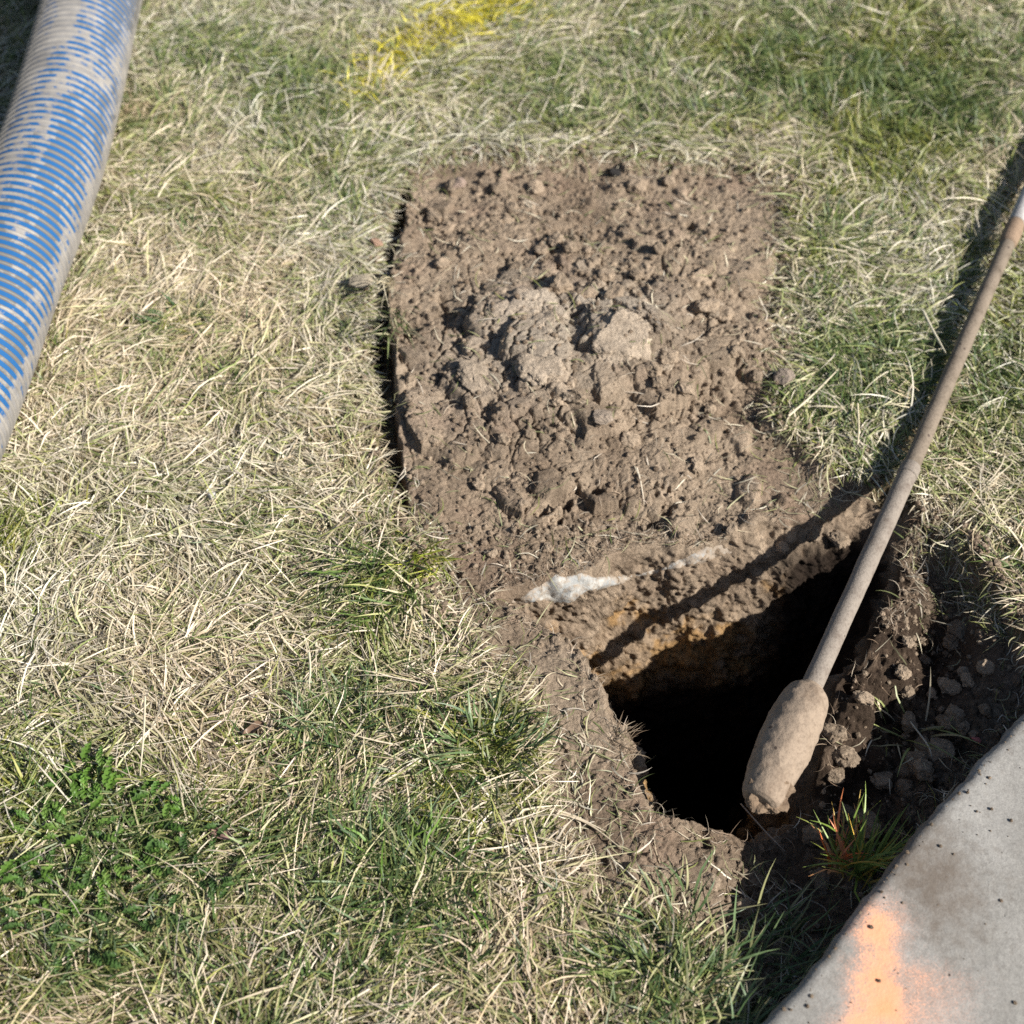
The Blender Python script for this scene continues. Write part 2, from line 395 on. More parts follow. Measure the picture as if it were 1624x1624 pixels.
def fine_at(A, x, y, fill):
    i = np.round((x - fx[0]) / .0016).astype(int); j = np.searchsorted(fy, y)
    ok = (i >= 0) & (y >= fy[0]) & (i < len(fx)) & (j < len(fy))
    return np.where(ok, A[np.clip(j, 0, len(fy) - 1), np.clip(i, 0, len(fx) - 1)], fill)
# closer rows over the steep far wall
_a, _b = int((.835 - fy[0]) / .0016), int((.985 - fy[0]) / .0016)
_rows = np.r_[np.arange(0, _a), np.arange(_a, _b, .25), np.arange(_b, len(fy))]
_i0 = np.floor(_rows).astype(int); _i1 = np.minimum(_i0 + 1, len(fy) - 1); _ft = (_rows - _i0)[:, None]
for _nm in ('Zf', 'sd_soil', 'sd_walk', 'sd_h', 'CID', 'ptone', 'wx', 'wy', 'rough', 'fineX', 'fineY', 'U', 'Vv', 'wsm', 'H', 'edge_soft'):
    _A = globals()[_nm]; globals()[_nm] = _A[_i0] * (1 - _ft) + _A[_i1] * _ft
fy = fineY[:, 0].copy()
gy = np.r_[gy[:j0], fy, gy[j0 + (_i0.max() + 1):]]
Z = np.vstack([Z[:j0], Z[j0:j0 + _i0.max() + 1][_i0] * (1 - _ft) + Z[j0:j0 + _i0.max() + 1][_i1] * _ft, Z[j0 + _i0.max() + 1:]])
X, Y = np.meshgrid(gx, gy)
P3 = np.stack([X, Y, Z], -1)
# lumps on the hole's walls, pushed along the wall's own normal
gzy, gzx = np.gradient(Zf, fy, fx)
# smoothed slope only
steepness = np.hypot(gzx, gzy)
wall = sstep(.0, .010, sd_h)
sub = P3[j0:j0 + len(fy), i0:i0 + len(fx)]
gsy, gsx = np.gradient(sd_h, fy, fx)
gl = np.hypot(gsx, gsy) + 1e-6
lump = .014 * fbm3(sub, 24, 5, 4) + .010 * np.clip(fbm3(sub, 75, 6, 3), -.35, 1) + .0050 * fbm3(sub, 190, 8, 3)
sub[..., 0] += wall * lump * gsx / gl; sub[..., 1] += wall * lump * gsy / gl; sub[..., 2] += wall * lump * .4
# soil colours (dry tan crust, darker moist earth, ochre subsoil low in the hole, painted shade on bank and hole walls)
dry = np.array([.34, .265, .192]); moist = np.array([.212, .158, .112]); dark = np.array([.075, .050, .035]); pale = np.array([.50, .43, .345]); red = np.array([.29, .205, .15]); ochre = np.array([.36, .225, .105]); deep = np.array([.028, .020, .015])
k1 = sstep(-.35, .45, fbm(fineX * 10, fineY * 10, 101, 4) + .25)
C = moist + (dry - moist) * k1[..., None]
cl = np.where(CID > 0, CID, ptone)
C = C * (.70 + .58 * cl)[..., None]
k2 = (sstep(.15, .6, fbm(fineX * 14, fineY * 14, 111, 3)) * .5)[..., None]; C = C * (1 - k2) + red * k2
k3 = (np.clip(blob(985, 530, 90, 50) + blob(860, 540, 90, 70) + .5 * blob(800, 600, 150, 90), 0, 1) * .65)[..., None]; C = C * (1 - k3) + pale * (.85 + .3 * cl)[..., None] * k3
k4 = (np.clip(1.45 * blob(1440, 1070, 180, 220) + blob(1290, 1380, 150, 120), 0, 1) * .72 * sstep(.95, .5, cl + .25 * wx))[..., None]; C = C * (1 - k4) + dark * k4  # moist bank soil, darkened further to paint in its shade
bank_shade = np.array([.050, .035, .025])  # near-black tone painting shade onto the sunlit ridge by the hole
k7 = (np.clip(1.5 * blob(1395, 1050, 75, 170) + 1.2 * blob(1470, 1010, 80, 110) + blob(1330, 1190, 60, 70), 0, 1) * (.96 - .55 * sstep(.12, .42, fbm(fineX * 38, fineY * 38, 141, 3))))[..., None]; C = C * (1 - k7) + bank_shade * k7
zz = Zf
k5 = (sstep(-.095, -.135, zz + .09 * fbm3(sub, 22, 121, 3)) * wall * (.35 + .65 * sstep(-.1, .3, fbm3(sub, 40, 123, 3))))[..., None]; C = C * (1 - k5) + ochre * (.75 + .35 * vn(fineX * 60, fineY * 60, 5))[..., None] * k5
k6 = (sstep(-.23, -.29, zz) * wall)[..., None]; C = C * (1 - k6) + deep * k6  # lower hole painted near-black in place of its shade
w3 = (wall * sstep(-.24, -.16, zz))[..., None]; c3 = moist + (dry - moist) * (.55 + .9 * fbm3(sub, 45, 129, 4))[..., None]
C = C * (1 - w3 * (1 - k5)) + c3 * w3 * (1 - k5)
kr = (wall * sstep(.30, .36, fineX) * sstep(-.04, -.075, zz))[..., None]; C = C * (1 - kr) + deep * kr  # shade of the right wall painted in, just below the rim
C = C * (1 + wall * .55 * fbm3(sub, 110, 127, 3))[..., None]
thatch = np.array([.16, .125, .075])
CC = np.empty(X.shape + (3,)); CC[:] = thatch
tn = fbm(X * 60, Y * 60, 131, 3)[..., None]; CC = CC * (1 + .4 * tn)
es = sstep(-.006 - .028 * sstep(930, 1050, Vv) * sstep(1250, 1100, U), .004, sd_soil + .006 * wx)[..., None]
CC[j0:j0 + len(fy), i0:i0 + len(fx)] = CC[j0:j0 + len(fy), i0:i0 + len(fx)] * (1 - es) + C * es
nx_, ny_ = len(gx), len(gy)
Fq = grid_faces(ny_, nx_)
soil_v = np.zeros(X.shape, bool); soil_v[j0:j0 + len(fy), i0:i0 + len(fx)] = (sd_soil > 0) & (sd_walk < .02)
fm = soil_v.ravel()[Fq].all(1)
PV, PC = P3.reshape(-1, 3), CC.reshape(-1, 3)
def take(name, F, **kw):
    idx, inv = np.unique(F, return_inverse=True)
    return npmesh(name, PV[idx], inv.reshape(-1, 4), SOIL, col=PC[idx], **kw)
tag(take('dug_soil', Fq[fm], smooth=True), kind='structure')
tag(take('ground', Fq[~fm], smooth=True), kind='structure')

bpy.context.view_layer.update()
SOIL_OBS = [bpy.data.objects['dug_soil'], bpy.data.objects['ground']]
def hit(u, v):
    o = Vector((0, 0, CAM_H)); d = Vector(at(u, v, 0)) - o; d.normalize(); best = None
    for ob in SOIL_OBS:
        ok, p, n_, _ = ob.ray_cast(o, d)
        if ok and (best is None or (p - o).length < (best[0] - o).length): best = (p, n_)
    return np.array(best[0]), np.array(best[1])
# ------------------------------------------------------------------ concrete sidewalk
def sidewalk_material():
    m, n, l, b = mat('concrete', .85, .3)
    n1 = noise(n, l, 9, 6, .65); n2 = noise(n, l, 160, 4, .7); n3 = noise(n, l, 700, 2, .5)
    c = ramp(n, l, n1.outputs[0], [(.3, (.225, .215, .195)), (.5, (.295, .283, .26)), (.7, (.36, .346, .32))]).outputs[0]
    c = mix(n, l, .6, c, ramp(n, l, n2.outputs[0], [(.28, (.68, .67, .66)), (.5, (1, 1, 1)), (.75, (1.22, 1.22, 1.2))]).outputs[0], 'MULTIPLY')
    c = mix(n, l, .55, c, ramp(n, l, n3.outputs[0], [(.3, (.62, .61, .6)), (.65, (1.18, 1.18, 1.18))]).outputs[0], 'MULTIPLY')
    dirt = N(n, 'ShaderNodeAttribute', attribute_name='dirt').outputs['Fac']
    nd = noise(n, l, 55, 6, .75)
    ma = N(n, 'ShaderNodeMath', operation='ADD'); l.new(dirt, ma.inputs[0]); l.new(nd.outputs[0], ma.inputs[1])
    dm = ramp(n, l, ma.outputs[0], [(.56, (0, 0, 0)), (1.15, (.8, .8, .8))])
    c = mix(n, l, dm.outputs[0], c, (.13, .10, .075))
    paint = N(n, 'ShaderNodeAttribute', attribute_name='paint').outputs['Fac']
    npn = noise(n, l, 90, 9, .85)
    npf = noise(n, l, 620, 3, .7); av = N(n, 'ShaderNodeMath', operation='MULTIPLY_ADD'); av.inputs[1].default_value = .9; l.new(npf.outputs[0], av.inputs[0])
    hf = N(n, 'ShaderNodeMath', operation='MULTIPLY_ADD'); hf.inputs[1].default_value = .55; hf.inputs[2].default_value = -.22; l.new(npn.outputs[0], hf.inputs[0]); l.new(hf.outputs[0], av.inputs[2])
    mp = N(n, 'ShaderNodeMath', operation='ADD'); l.new(paint, mp.inputs[0]); l.new(av.outputs[0], mp.inputs[1])
    pm = ramp(n, l, mp.outputs[0], [(.72, (0, 0, 0)), (1.02, (.40, .40, .40)), (1.40, (.85, .85, .85))])
    pc = ramp(n, l, paint, [(.15, (.60, .42, .36)), (.45, (.88, .44, .27)), (.95, (.95, .37, .13))])
    c = mix(n, l, pm.outputs[0], c, pc.outputs[0])
    vor = N(n, 'ShaderNodeTexVoronoi', i_Scale=34.0); l.new(n.new('ShaderNodeTexCoord').outputs['Object'], vor.inputs['Vector'])
    spk = ramp(n, l, vor.outputs['Distance'], [(.03, (1, 1, 1)), (.065, (0, 0, 0))])
    sep = N(n, 'ShaderNodeSeparateColor'); l.new(vor.outputs['Color'], sep.inputs[0])
    gt = N(n, 'ShaderNodeMath', operation='GREATER_THAN'); gt.inputs[1].default_value = .66; l.new(sep.outputs[0], gt.inputs[0])
    mm = N(n, 'ShaderNodeMath', operation='MULTIPLY'); l.new(spk.outputs[0], mm.inputs[0]); l.new(gt.outputs[0], mm.inputs[1])
    c = mix(n, l, mm.outputs[0], c, (.07, .055, .045))
    l.new(c, b.inputs['Base Color'])
    bp = bump(n, l, b, n2.outputs[0], .35, .002)
    b2 = N(n, 'ShaderNodeBump', i_Strength=.5, i_Distance=.003, invert=True); l.new(mm.outputs[0], b2.inputs['Height'])
    l.new(bp.outputs[0], b2.inputs['Normal']); l.new(b2.outputs[0], b.inputs['Normal'])
    return m
def build_sidewalk():
    el = spline([at(*p) for p in [(1705, 1050, WALK_Z), (1624, 1130, WALK_Z), (1560, 1198, WALK_Z), (1500, 1265, WALK_Z), (1430, 1345, WALK_Z), (1370, 1422, WALK_Z), (1290, 1525, WALK_Z), (1210, 1624, WALK_Z), (1130, 1728, WALK_Z)]], 260)[:, :2]
    el = np.vstack([np.linspace(far0, el[0], 60)[:-1], el, np.linspace(el[-1], far1, 60)[1:]])
    tn_ = np.gradient(el, axis=0); tn_ /= np.linalg.norm(tn_, axis=1)[:, None]
    nr = np.c_[-tn_[:, 1], tn_[:, 0]]; nr *= np.sign(nr @ _n)[:, None]
    nr = nr * .25 + _n * .75; nr /= np.linalg.norm(nr, axis=1)[:, None]
    jag = .0040 * fbm(el[:, 0] * 60, el[:, 1] * 60, 7, 4) + .003 * fbm(el[:, 0] * 14, el[:, 1] * 14, 9, 2)
    prof = [(0.004, -.13), (0.0, -.05), (0.0, WALK_Z - .012), (.0015, WALK_Z - .006), (.005, WALK_Z - .0015), (.011, WALK_Z)] + [(.011 + .004 * k, WALK_Z) for k in range(1, 90)] + [(.5, WALK_Z), (.8, WALK_Z), (1.2, WALK_Z), (1.49, WALK_Z), (1.5, .02), (1.5, -.13)]
    V = []
    for k, (o, z) in enumerate(prof):
        j_ = jag * max(0, 1 - o / .02)
        V.append(np.c_[el + nr * (o + j_)[:, None], np.full(len(el), z)])
    V = np.array(V)
    inner = V[3:-2]
    inner[..., 2] += .0012 * fbm(inner[..., 0] * 12, inner[..., 1] * 12, 3, 3)
    u, v = chart(V[..., 0] + 0 * V[..., 2], V[..., 1])
    # orange survey paint sprayed from the slab's edge
    b0, b1 = at(1405, 1425, WALK_Z), at(1385, 1700, WALK_Z)
    d = (b1 - b0)[:2]; L = np.linalg.norm(d); d /= L
    rx, ry = V[..., 0] - b0[0], V[..., 1] - b0[1]
    s = (rx * d[0] + ry * d[1]); t = rx * d[1] - ry * d[0]
    sgn = t if True else -t
    t = sgn + .004 * fbm(V[..., 0] * 30, V[..., 1] * 30, 15, 3)
    wdt = .036 + .11 * np.clip(s, 0, .3)
    core = np.exp(-(np.abs(t) / wdt) ** 2.0) * sstep(-.04, .03, s) * (.80 + .45 * fbm(V[..., 0] * 38, V[..., 1] * 38, 23, 3))
    halo = .42 * np.exp(-((t + .03) / .075) ** 2) * sstep(.02, .07, s)
    paint = np.clip(np.maximum(core * (.62 + .34 * sstep(.06, .16, s)), halo), 0, 1)
    dist_in = np.array([p[0] for p in prof])[:, None] * np.ones(len(el))
    dirt = .22 * np.exp(-dist_in / .010) + .42 * np.exp(-(((V[..., 0] - at(1475, 1400, WALK_Z)[0]) / .05) ** 2 + ((V[..., 1] - at(1475, 1400, WALK_Z)[1]) / .07) ** 2)) + .15 * fbm(V[..., 0] * 9, V[..., 1] * 9, 19, 2)
    F = grid_faces(len(prof), len(el))[:, ::-1]
    o = npmesh('sidewalk', V.reshape(-1, 3), F, sidewalk_material(), smooth=True, attrs={'paint': paint.ravel(), 'dirt': np.clip(dirt, 0, 1).ravel()})
    return tag(o, kind='structure')
build_sidewalk()

# ------------------------------------------------------------------ blades
def blades(root, az, L, e0, e1, w, curl, col, seg=4, roll=None, lift=None):
    """ribbons growing from root (n,3); returns V, F, colours"""
    n = len(root); t = np.linspace(0, 1, seg + 1); kink = np.where(rng.random(n) < .3, rng.normal(0, .6, n), 0)
    roll = rng.normal(0, .5, n) if roll is None else roll
    pos = root.copy(); P = [pos.copy()]; A = []
    for k in range(seg):
        f = (k + .5) / seg
        e = e0 + (e1 - e0) * f; a = az + curl * f + kink * (f > .45)
        st = (L / seg)
        pos = pos + np.c_[st * np.cos(e) * np.cos(a), st * np.cos(e) * np.sin(a), st * np.sin(e)]
        P.append(pos.copy()); A.append(a)
    P = np.array(P); A = np.array(A + [A[-1]])
    gz = ground_z(P[..., 0], P[..., 1])
    far = np.abs(gz - root[None, :, 2]) > .03
    gz = np.where(far, -9, gz)
    hmin = (.0015 if lift is None else lift)
    P[1:, :, 2] = np.maximum(P[1:, :, 2], gz[1:] + hmin)
    prof = np.interp(t, [0, .25, .6, 1], [.8, 1, .8, .06])
    side = np.stack([-np.sin(A) * np.cos(roll), np.cos(A) * np.cos(roll), np.sin(roll) * np.ones_like(A)], -1)
    hw = (w[None, :] * .5 * prof[:, None])[..., None]
    V = np.stack([P - side * hw, P + side * hw], 2)          # seg+1, n, 2, 3
    V = V.transpose(1, 0, 2, 3).reshape(-1, 3)
    m = (seg + 1) * 2
    b = np.arange(n)[:, None] * m; k = np.arange(seg)[None, :] * 2
    F = np.stack([b + k, b + k + 1, b + k + 3, b + k + 2], -1).reshape(-1, 4)
    shade = np.interp(t, [0, .3, 1], [.8, 1, 1.06])
    Cc = (col[:, None, None, :] * shade[None, :, None, None] * np.ones((1, 1, 2, 1))).reshape(-1, 3)
    return V, F, Cc
STRAW = np.array([[.68, .61, .45], [.60, .52, .37], [.77, .70, .55], [.50, .42, .29], [.70, .61, .49], [.52, .49, .29], [.68, .61, .46]])
GREEN = np.array([[.105, .155, .045], [.080, .125, .040], [.14, .185, .055], [.065, .105, .042], [.19, .225, .075]])
OLIVE = np.array([[.29, .32, .13], [.38, .38, .19], [.22, .26, .09], [.46, .44, .24], [.34, .36, .12]])
GPATCH = [(1450, 150, 170, 75, .6), (1240, 100, 130, 50, .45), (1400, 225, 130, 45, .4), (1330, 390, 80, 50, .45), (1150, 150, 120, 60, .25), (160, 1330, 120, 110, .55), (600, 935, 75, 70, .65), (775, 1195, 90, 70, .65),
          (550, 1150, 80, 70, .45), (640, 1390, 110, 80, .5), (10, 850, 80, 50, .5), (275, 510, 50, 40, .4), (390, 850, 70, 50, .4), (1570, 640, 70, 90, .5), (420, 1330, 120, 80, .35), (560, 160, 120, 70, .25), (900, 90, 120, 60, .2),
          (330, 1560, 260, 90, .2), (1080, 1500, 90, 80, .45), (1210, 1540, 70, 90, .6), (40, 1080, 70, 50, .35), (1420, 560, 90, 90, .3), (250, 330, 90, 60, .2), (150, 1500, 120, 70, .3), (700, 1520, 140, 70, .3), (880, 160, 120, 50, .2), (1300, 640, 80, 60, .3)]
def greenness(u, v):
    g = .06 + .12 * sstep(1050, 1350, v) + .12 * sstep(1100, 1350, u) + .17 * sstep(450, 60, v)
    for (a, b, ru, rv, k) in GPATCH:
        g = g + .85 * k * np.exp(-(((u - a) / ru) ** 2 + ((v - b) / rv) ** 2))
    return g
YEL = [(540, 170), (600, 120), (650, 80), (700, 40), (760, 15), (830, -20)]
def yellow(u, v):
    d, p = pdist(u, v, YEL)
    return np.exp(-(d / np.interp(p, [0, .3, .6, 1], [14, 24, 28, 40])) ** 2) * np.interp(p, [0, .15, 1], [.45, .9, 1])
rod_line = [tuple(ROD_A), tuple(ROD_B)]
def allowed(x, y):
    s = fine_at(sd_soil, x, y, -1.0)
    u, v = chart(x, y)
    thin = .003 + .026 * sstep(930, 1050, v) * sstep(1250, 1100, u) * (.5 + .9 * fbm(x * 25, y * 25, 261, 2)).clip(0, 1.2)
    ok = s < -.001 - thin * rng.random(len(x)) ** 1.3
    ok &= sdf(x, y, WALK_P) < -.006
    d, p = pdist(x, y, [tuple(q) for q in HOSE_L]); ok &= d > HOSE_R * .55
    d, p = pdist(x, y, rod_line); ok &= d > .017
    return ok
def lawn(n, kind):
    x = rng.uniform(-1.5, 1.35, n); y = rng.uniform(.05, 2.75, n)
    u, v = chart(x, y)
    off = np.maximum(np.maximum(-u, u - 1624) / 1624, np.maximum(-v, v - 1624) / 1624)
    keep = rng.random(n) < np.where(off < .02, 1, np.where(off < .25, .6, .22))
    # gather blades into tufts
    cell = .035
    cx, cy = np.floor(x / cell), np.floor(y / cell)
    hx_, hy_, hz_ = _h(cx, cy, 3, 1), _h(cx, cy, 4, 2), _h(cx, cy, 5, 3)
    tx, ty = (cx + .2 + .6 * hx_) * cell, (cy + .2 + .6 * hy_) * cell
    pull = rng.uniform(.0, .75, n) * (.7 if kind != 'thatch' else .2)
    xr, yr = x + (tx - x) * pull, y + (ty - y) * pull
    keep &= allowed(xr, yr)
    x, y, tx, ty, hz_, xr, yr = [a[keep] for a in (x, y, tx, ty, hz_, xr, yr)]
    n = len(x); u, v = chart(xr, yr)
    g = greenness(u, v) + .30 * fbm(xr * 9, yr * 9, 201, 3) + .22 * (hz_ - .5)
    flow = 2.0 * fbm(tx * 3, ty * 3, 211, 2) + 2.6 * fbm(tx * 11, ty * 11, 221, 2) + .5 + 1.3 * (hz_ - .5)
    swirl = np.arctan2(y - ty, x - tx)
    pick = rng.random(n)
    az = np.where(pick < .66, flow + rng.normal(0, .30, n), np.where(pick < .84, swirl + rng.normal(0, .5, n), rng.uniform(0, math.tau, n)))
    az = az + np.where(rng.random(n) < .25, math.pi, 0)
    if kind == 'thatch':
        L = rng.uniform(.03, .07, n); e0 = rng.uniform(.0, .35, n); e1 = rng.uniform(-.35, .1, n); w = rng.uniform(.0012, .0027, n)
        isg = rng.random(n) < np.clip(g * .55 - .05, 0, .6); z0 = rng.uniform(0, .006, n)
    elif kind == 'straw':
        L = rng.uniform(.028, .074, n) * (1 + .25 * rng.standard_normal(n)).clip(.5, 1.6); e0 = rng.uniform(.05, .6, n); e1 = rng.uniform(-.7, .08, n); w = rng.uniform(.0009, .0022, n)
        isg = rng.random(n) < np.clip(g * .5 - .08, 0, .6); z0 = rng.uniform(0, .012, n)
    else:
        L = rng.uniform(.018, .045, n) * (.8 + .5 * np.clip(g, 0, 1)); e0 = rng.uniform(.35, 1.25, n); e1 = rng.uniform(-.3, .8, n); w = rng.uniform(.0013, .0028, n)
        isg = np.ones(n, bool); z0 = rng.uniform(0, .005, n)
        k = rng.random(n) < np.clip(g * 1.5 - .06, .05, 1)
        x, y, xr, yr, g, az, L, e0, e1, w, isg, z0, u, v = [a[k] for a in (x, y, xr, yr, g, az, L, e0, e1, w, isg, z0, u, v)]
        n = len(x)
    col = STRAW[rng.integers(len(STRAW), size=n)] * rng.uniform(.72, 1.12, n)[:, None]
    warm = fbm(xr * 5, yr * 5, 231, 2)[:, None]; col = col * (1 + warm * np.array([.06, -.02, -.10]))
    ol = OLIVE[rng.integers(len(OLIVE), size=n)]
    om = rng.random(n) < np.clip(.18 + g * .75, .1, .75)
    col = np.where(om[:, None], ol * rng.uniform(.75, 1.15, n)[:, None], col)
    gr = GREEN[rng.integers(len(GREEN), size=n)] * rng.uniform(.7, 1.25, n)[:, None]
    lime = (fbm(xr * 6, yr * 6, 241, 2) > .15)[:, None]; gr = np.where(lime, gr * np.array([1.4, 1.15, .75]), gr * np.array([1.0, 1, .95]))
    col = col * (1 - sstep(950, 1250, v)[:, None] * np.array([.10, .16, .20]) * (.6 + .8 * fbm(xr * 7, yr * 7, 271, 2))[:, None].clip(0, 1.2))
    col = col * 1.07
    if kind == 'thatch': col = col * np.array([.60, .56, .50])
    col = np.where(isg[:, None], gr, col)
    yl = yellow(u, v); ym = rng.random(n) < yl * .78
    col = np.where(ym[:, None], np.array([.72, .63, .06]) * rng.uniform(.6, 1.1, n)[:, None], col)
    z = ground_z(xr, yr) + z0 * .6
    ed = -fine_at(sd_soil, xr, yr, -1.0)
    L = L * np.interp(ed, [0, .012, .05], [.28, .5, 1])
    return blades(np.c_[xr, yr, z], az, L, e0, e1, w, rng.normal(0, .5, n), col, seg=4 if kind != 'straw' else 5)
def joined(parts):
    V, F, C_ = [], [], []; o = 0
    for a, b, c in parts: V.append(a); F.append(b + o); C_.append(c); o += len(a)
    return np.vstack(V), np.vstack(F), np.vstack(C_)
V, F, C_ = joined([lawn(330000, 'thatch'), lawn(480000, 'straw'), lawn(430000, 'green')])
tag(npmesh('lawn_grass', V, F, BLADE, col=C_), 'half dormant lawn of flattened straw and short green blades', 'grass', kind='stuff')

# sparse straw and rootlets strewn on the soil
def soil_points(n, dens):
    out = []
    while len(out) < n:
        i, j = rng.integers(len(fx), size=4000), rng.integers(len(fy), size=4000)
        ok = (sd_soil[j, i] > .002) & (sd_h[j, i] < -.002) & (sd_walk[j, i] < -.004) & (rng.random(4000) < dens[j, i])
        out += list(zip(fx[i[ok]], fy[j[ok]]))
    return np.array(out[:n])
def strew(name, n, dens, Lr, wr, cols, label, cat, up=(.0, .5), bend=.9):
    p = soil_points(n, dens); k = len(p)
    z = ground_z(p[:, 0], p[:, 1]) + .001
    return tag(npmesh(name, *(lambda v, f, c: (v, f, BLADE, None, c))(*blades(np.c_[p, z], rng.uniform(0, math.tau, k), rng.uniform(*Lr, k), rng.uniform(*up, k), rng.uniform(-.5, .5, k), rng.uniform(*wr, k), rng.normal(0, bend, k), cols[rng.integers(len(cols), size=k)] * rng.uniform(.6, 1.1, k)[:, None], seg=5))), label, cat, kind='stuff')
rim = np.clip(np.exp(-(sd_soil / .02) ** 2) + .06 - .06 * blob(1400, 1050, 110, 150) + .35 * blob(1180, 1400, 150, 90) + .5 * blob(930, 1240, 80, 160) + .5 * blob(1380, 790, 180, 60), 0, 1)
strew('loose_straw', 2600, rim, (.010, .04), (.0007, .0018), np.vstack([STRAW, OLIVE * .8]), 'thin dead straw strewn over the edges of the dug soil', 'straw')
lip = np.exp(-((sd_h + .006) / .010) ** 2) * (1 - .8 * blob(1390, 1040, 90, 150)) + .25 * blob(960, 780, 140, 60) + .05 * rough
strew('grass_roots', 1500, np.clip(lip, 0, 1), (.008, .028), (.0004, .0009), np.array([[.40, .30, .21], [.30, .21, .14], [.5, .42, .32]]), 'hair fine torn roots fraying from the rim of the hole', 'roots', (.0, 1.0), 1.6)

# ------------------------------------------------------------------ loose clods and stones
def lump_mesh(seed, flat=.7, ang=.28, sub=3):
    bm = bmesh.new(); bmesh.ops.create_icosphere(bm, subdivisions=sub, radius=1)
    r_ = np.random.default_rng(seed)
    pl = r_.normal(size=(9, 3)); pl /= np.linalg.norm(pl, axis=1)[:, None]; cut = r_.uniform(.62, .95, 9)
    v = np.array([x.co for x in bm.verts])
    for n_, c_ in zip(pl, cut):
        d = v @ n_ - c_; v = v - np.clip(d, 0, None)[:, None] * n_
    v = v * (1 + ang * fbm3(v + seed * 3.3, 1.7, seed, 3) * .6 + .09 * fbm3(v + seed, 5.5, seed + 4, 2))[:, None]
    v[:, 2] *= flat
    f = np.array([[x.index for x in p.verts] for p in bm.faces]); bm.free()
    return v, f
def crumbs(n, dens):
    protos = [lump_mesh(50 + k, .75, .3, 1) for k in range(6)]
    p = soil_points(n, dens); parts = []
    for k in range(n):
        v, f = protos[k % 6]; r = .0009 + .0040 * rng.random() ** 3.5
        th = rng.uniform(0, math.tau); R_ = np.array([[math.cos(th), -math.sin(th), 0], [math.sin(th), math.cos(th), 0], [0, 0, 1]])
        q = (v * r) @ R_.T; z = ground_z(p[k:k + 1, 0], p[k:k + 1, 1])[0] + r * .45
        c = (moist + (dry - moist) * rng.uniform(0, 1.25)) * rng.uniform(.8, 1.15)
        parts.append((q + [p[k, 0], p[k, 1], z], f, np.tile(c, (len(v), 1))))
    return joined(parts)
def stray_crumbs(n):
    protos = [lump_mesh(60 + k, .75, .3, 1) for k in range(5)]; parts = []
    m = (sd_soil < -.001) & (sd_soil > -.06) & (sd_walk < -.01)
    jj, ii = np.nonzero(m); w_ = np.exp(sd_soil[jj, ii] / .014); pick = rng.choice(len(jj), n, p=w_ / w_.sum())
    for k, q in enumerate(pick):
        v_, f_ = protos[k % 5]; r = .0012 + .0045 * rng.random() ** 3
        x, y = fx[ii[q]], fy[jj[q]]; z = ground_z(np.array([x]), np.array([y]))[0] + .004 + .006 * rng.random()
        parts.append((v_ * r + [x, y, z], f_, np.tile((moist + (dry - moist) * rng.random()) * rng.uniform(.85, 1.15), (len(v_), 1))))
    return joined(parts)
v, f, c = joined([crumbs(5200, np.clip(.25 + .6 * rough, 0, 1)), stray_crumbs(1500)])
def slab_crumbs(n):
    protos = [lump_mesh(150 + k, .75, .4, 1) for k in range(5)]; parts = []
    ed = np.array(EDGE)
    for k in range(n):
        q = rng.random() * (len(ed) - 1); a = int(q); p = ed[a] + (ed[min(a + 1, len(ed) - 1)] - ed[a]) * (q - a)
        off = .006 + .16 * rng.random() ** 3.5
        v_, f_ = protos[k % 5]; r = .0006 + .0018 * rng.random() ** 4
        parts.append((v_ * r + [p[0] + _n[0] * off, p[1] + _n[1] * off, WALK_Z + r * .4], f_, np.tile((moist + (dry - moist) * rng.random()) * .8, (len(v_), 1))))
    return joined(parts)
v2, f2_, c2 = slab_crumbs(200)
tag(npmesh('spilled_soil', v2, f2_, SOIL, col=c2), 'brown grains spilled along the rim of the concrete', 'spilled soil', kind='stuff')
tag(npmesh('soil_crumbs', v, f, SOIL, col=c), 'fine brown crumbs scattered all over the dug soil', 'crumbs', kind='stuff')
clod_me = []
for k in range(7):
    v, f = lump_mesh(80 + k, .62, .5, 4); v = v * (1 + .16 * fbm3(v + k, 4.5, 91 + k, 4))[:, None]
    c = np.tile(dry * np.random.default_rng(k).uniform(.8, 1.25), (len(v), 1)) * (1 + .35 * fbm3(v, 2.5, 17 + k, 3))[:, None]
    o = npmesh('soil_clod', v, f, SOIL, col=c, smooth=False); clod_me.append(o.data); bpy.data.objects.remove(o)
def lump(name, u, v, px, meshdata, label, cat, group=None, squash=1.0, rot=None, sink=.30, m=None):
    p = hit(u, v)[0]; z = p[2]
    o = bpy.data.objects.new(name, meshdata); link(o)
    depth = (CAM_H - z) * CP + p[1] * SP
    r = px * .5 * TAN * depth / 812
    o.scale = (r * rng.uniform(.9, 1.15), r * rng.uniform(.8, 1.0) * squash, r)
    o.rotation_euler = (rng.uniform(-.35, .35), rng.uniform(-.35, .35), rng.uniform(0, 6.28) if rot is None else rot)
    o.location = (p[0], p[1], z + r * (.62 - sink))
    return tag(o, label, cat, group)
